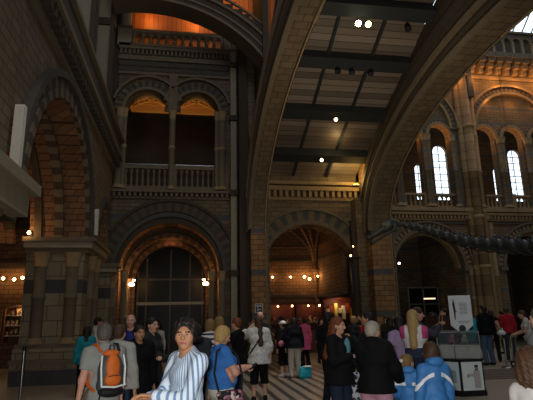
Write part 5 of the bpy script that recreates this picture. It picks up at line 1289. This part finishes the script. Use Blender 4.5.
# ------------------------------------------------------------------ the dinosaur neck and skull over the crowd
BONE = plain('dark_bone', '2a2b28', .5, 0, .35, 7, .5)
t = empty('dinosaur_skeleton', (9.0, 14.0, 0)); tag(t, 'dark dinosaur skeleton neck and skull stretching over the crowd from the right', 'skeleton', kind='thing')
O = Vector((9.0, 14.0, 0))
ctl = [(6.15, 4.32), (6.45, 4.36), (7.0, 4.28), (7.75, 4.06), (8.5, 3.84), (9.3, 3.76), (10.2, 3.72), (11.2, 3.7), (12.4, 3.7), (13.6, 3.75), (15.0, 3.7)]
def pos(s):
    for (a, b) in zip(ctl[:-1], ctl[1:]):
        if a[0] <= s <= b[0]:
            f = (s-a[0])/(b[0]-a[0]); return Vector((s, 14.0+.02*(s-6), a[1]+(b[1]-a[1])*f))-O
x = 6.5; i = 0; step = .21
while x < 14.6:
    a, b = pos(x), pos(min(14.9, x+step*.86)); r = .085+.012*i*.9; r = min(r, .21); d = (b-a); L_ = d.length
    c = (a+b)/2
    pr = [('c', tuple(a), tuple(b), r*.75, r*.6), ('e', tuple(b), (r*.55, r*.95, r*.95)), ('c', tuple(c), tuple(c+Vector((L_*.15, 0, r*1.35))), r*.5, r*.32),
          ('c', tuple(c), tuple(c+Vector((-L_*.45, r*.5, r*.9))), r*.35, r*.25), ('c', tuple(c), tuple(c+Vector((-L_*.45, -r*.5, r*.9))), r*.35, r*.25)]
    V, Fc = surf(pr, max(.014, r*.16), r*.35); mesh_obj('vertebra', [(V, Fc, 0)], [BONE], t)
    for sy in (-1, 1):
        mb = MB(); q = c+Vector((0, sy*r*.8, -r*.5)); mb.tube([q, q+Vector((L_*.7, 0, -r*.75)), q+Vector((L_*1.4, 0, -r*.85))], [r*.28, r*.18, r*.06], 6); mb.build('neck_rib', [BONE], t)
    x += step*(1.0); step = min(.46, step*1.07); i += 1
# skull: long low snout, domed rear, open jaw, peg teeth
def P3(x, y, z): return tuple(Vector((x, y+14.0, z))-O)
V, Fc = surf([('e', P3(6.22, 0, 4.36), (.15, .105, .115)), ('c', P3(6.15, 0, 4.32), P3(5.72, 0, 4.10), .085, .06), ('e', P3(5.66, 0, 4.06), (.07, .085, .045)), ('c', P3(6.3, 0, 4.42), P3(6.42, 0, 4.36), .06, .06), ('c', P3(6.2, .0, 4.44), P3(6.0, 0, 4.36), .05, .035)],
             .014, .05, [lambda P, d: np.maximum(d, -_ell(P, P3(6.24, -.10, 4.37), (.045, .05, .04))), lambda P, d: np.maximum(d, -_ell(P, P3(6.24, .10, 4.37), (.045, .05, .04))), lambda P, d: np.maximum(d, -_ell(P, P3(6.05, -.09, 4.29), (.05, .04, .03))), lambda P, d: np.maximum(d, -_ell(P, P3(6.05, .09, 4.29), (.05, .04, .03)))])
c0 = np.array(P3(6.4, 0, 4.38)); big = lambda V: (V-c0)*np.array([1.3, 1.15, 1.45])+c0
sk = mesh_obj('skull', [(big(V), Fc, 0)], [BONE], t)
V, Fc = surf([('c', P3(6.26, -.07, 4.24), P3(5.72, -.045, 3.96), .03, .028), ('c', P3(6.26, .07, 4.24), P3(5.72, .045, 3.96), .03, .028), ('c', P3(5.72, -.045, 3.96), P3(5.72, .045, 3.96), .032, .032), ('c', P3(6.27, -.07, 4.24), P3(6.3, -.07, 4.34), .03, .03), ('c', P3(6.27, .07, 4.24), P3(6.3, .07, 4.34), .03, .03)], .012, .03)
mesh_obj('lower_jaw', [(big(V), Fc, 0)], [BONE], t)
mb = MB()
for k in range(7):
    y = -.06+k*.02; xx = 5.64+abs(k-3)*.012; mb.tube([P3(xx, y, 4.03), P3(xx-.005, y, 3.99)], [.008, .003], 6)
mb.v = [tuple(big(np.array(v))) for v in mb.v]; mb.build('teeth', [BONE], t)
mb = MB()
for x_ in (8.7, 10.6, 12.8): q = pos(x_); mb.tube([q, q+Vector((0, 0, 9))], .006, 5)
mb.build('suspension_wire', IRON, t)
clean_props()
# ------------------------------------------------------------------ light
w = bpy.data.worlds.new('world'); SC.world = w; w.use_nodes = True
w.node_tree.nodes['Background'].inputs[0].default_value = (.62, .68, .8, 1); w.node_tree.nodes['Background'].inputs[1].default_value = .026
light('AREA', (14, 10, 20.5), 430, (.86, .92, 1), 14, aim=(14, 14, 0), size_y=8)      # daylight falling through the nave roof glazing
light('AREA', (7, -3, 13), 330, (.9, .94, 1), 9, aim=(5, 11, 1), size_y=6)          # roof glazing above the near end of the hall
light('AREA', (0, 3, 16), 330, (.9, .93, 1), 6, aim=(-2, 18, 12), size_y=4)
ORG = (1, .42, .11)
for c in (-1.73, .36): light('SPOT', (c, 21.7, 9.4), 75, (1, .56, .2), .1, aim=(c, 21.8, 12), spot=1.5)
for x in (-1.9, .2): light('POINT', (x, 21.1, 15.6), 26, ORG, .1)
light('POINT', (2.0, 20.2, 17.5), 70, ORG, .1)
for b0 in (9.0, 15.0):
    for dx in (.72, 2.45, 4.15): light('POINT', (b0+dx+.1, 23.25, 10.9), 11, ORG, .05)
for k in range(8): light('POINT', (14.2+k*1.3, 22.4, 14.15), 30, ORG, .06)
for k in range(3): light('POINT', (16.2+k*1.5, 22.6, 12.9), 7, ORG, .06)
light('POINT', (5.85, 17.6, 8.25), 10, (1, .7, .3), .05); light('POINT', (6.3, 19.2, 7.55), 10, (1, .72, .32), .05)
light('SPOT', (3.5, 12.4, 9.9), 1300, (1, .96, .9), .08, aim=(3.2, 12.9, 0), spot=.74)  # added downlight brightening the mid-hall visitors, apart from the modelled spotlights
light('SPOT', (-.5, 8.5, 12), 500, (1, .97, .92), .1, aim=(-.8, 9, 0), spot=.8)
light('SPOT', (5.0, 12.3, 10.0), 160, (1, .82, .5), .05, aim=(4.6, 9, 7), spot=1.2)
light('POINT', (-4.6, 13.6, 4.6), 6, (1, .5, .2), .1)
light('POINT', (-.64, 21.5, 5.0), 5, (1, .4, .15), .1)
light('POINT', (5.2, 22.8, 4.6), 8, (1, .55, .25), .1)
light('POINT', (12.4, 26, 4.3), 2.5, (1, .8, .6), .1)
light('POINT', (-.08, -.05, 1.72), 600, (1, .98, .95), .04)                       # the flash of the camera itself, caught by the reflective strips
light('AREA', (4.7, 10.2, 5.6), 75, (1, .84, .62), 1.5, aim=(5.2, 15, 9.3))          # added fill aimed up to brighten the boarded ceiling, no fixture there
vs = SC.view_settings; SC.display_settings.display_device = 'sRGB'
vs.view_transform = 'Standard'; vs.look = 'None'; vs.gamma = 1; vs.use_curve_mapping = False; vs.exposure = 0.
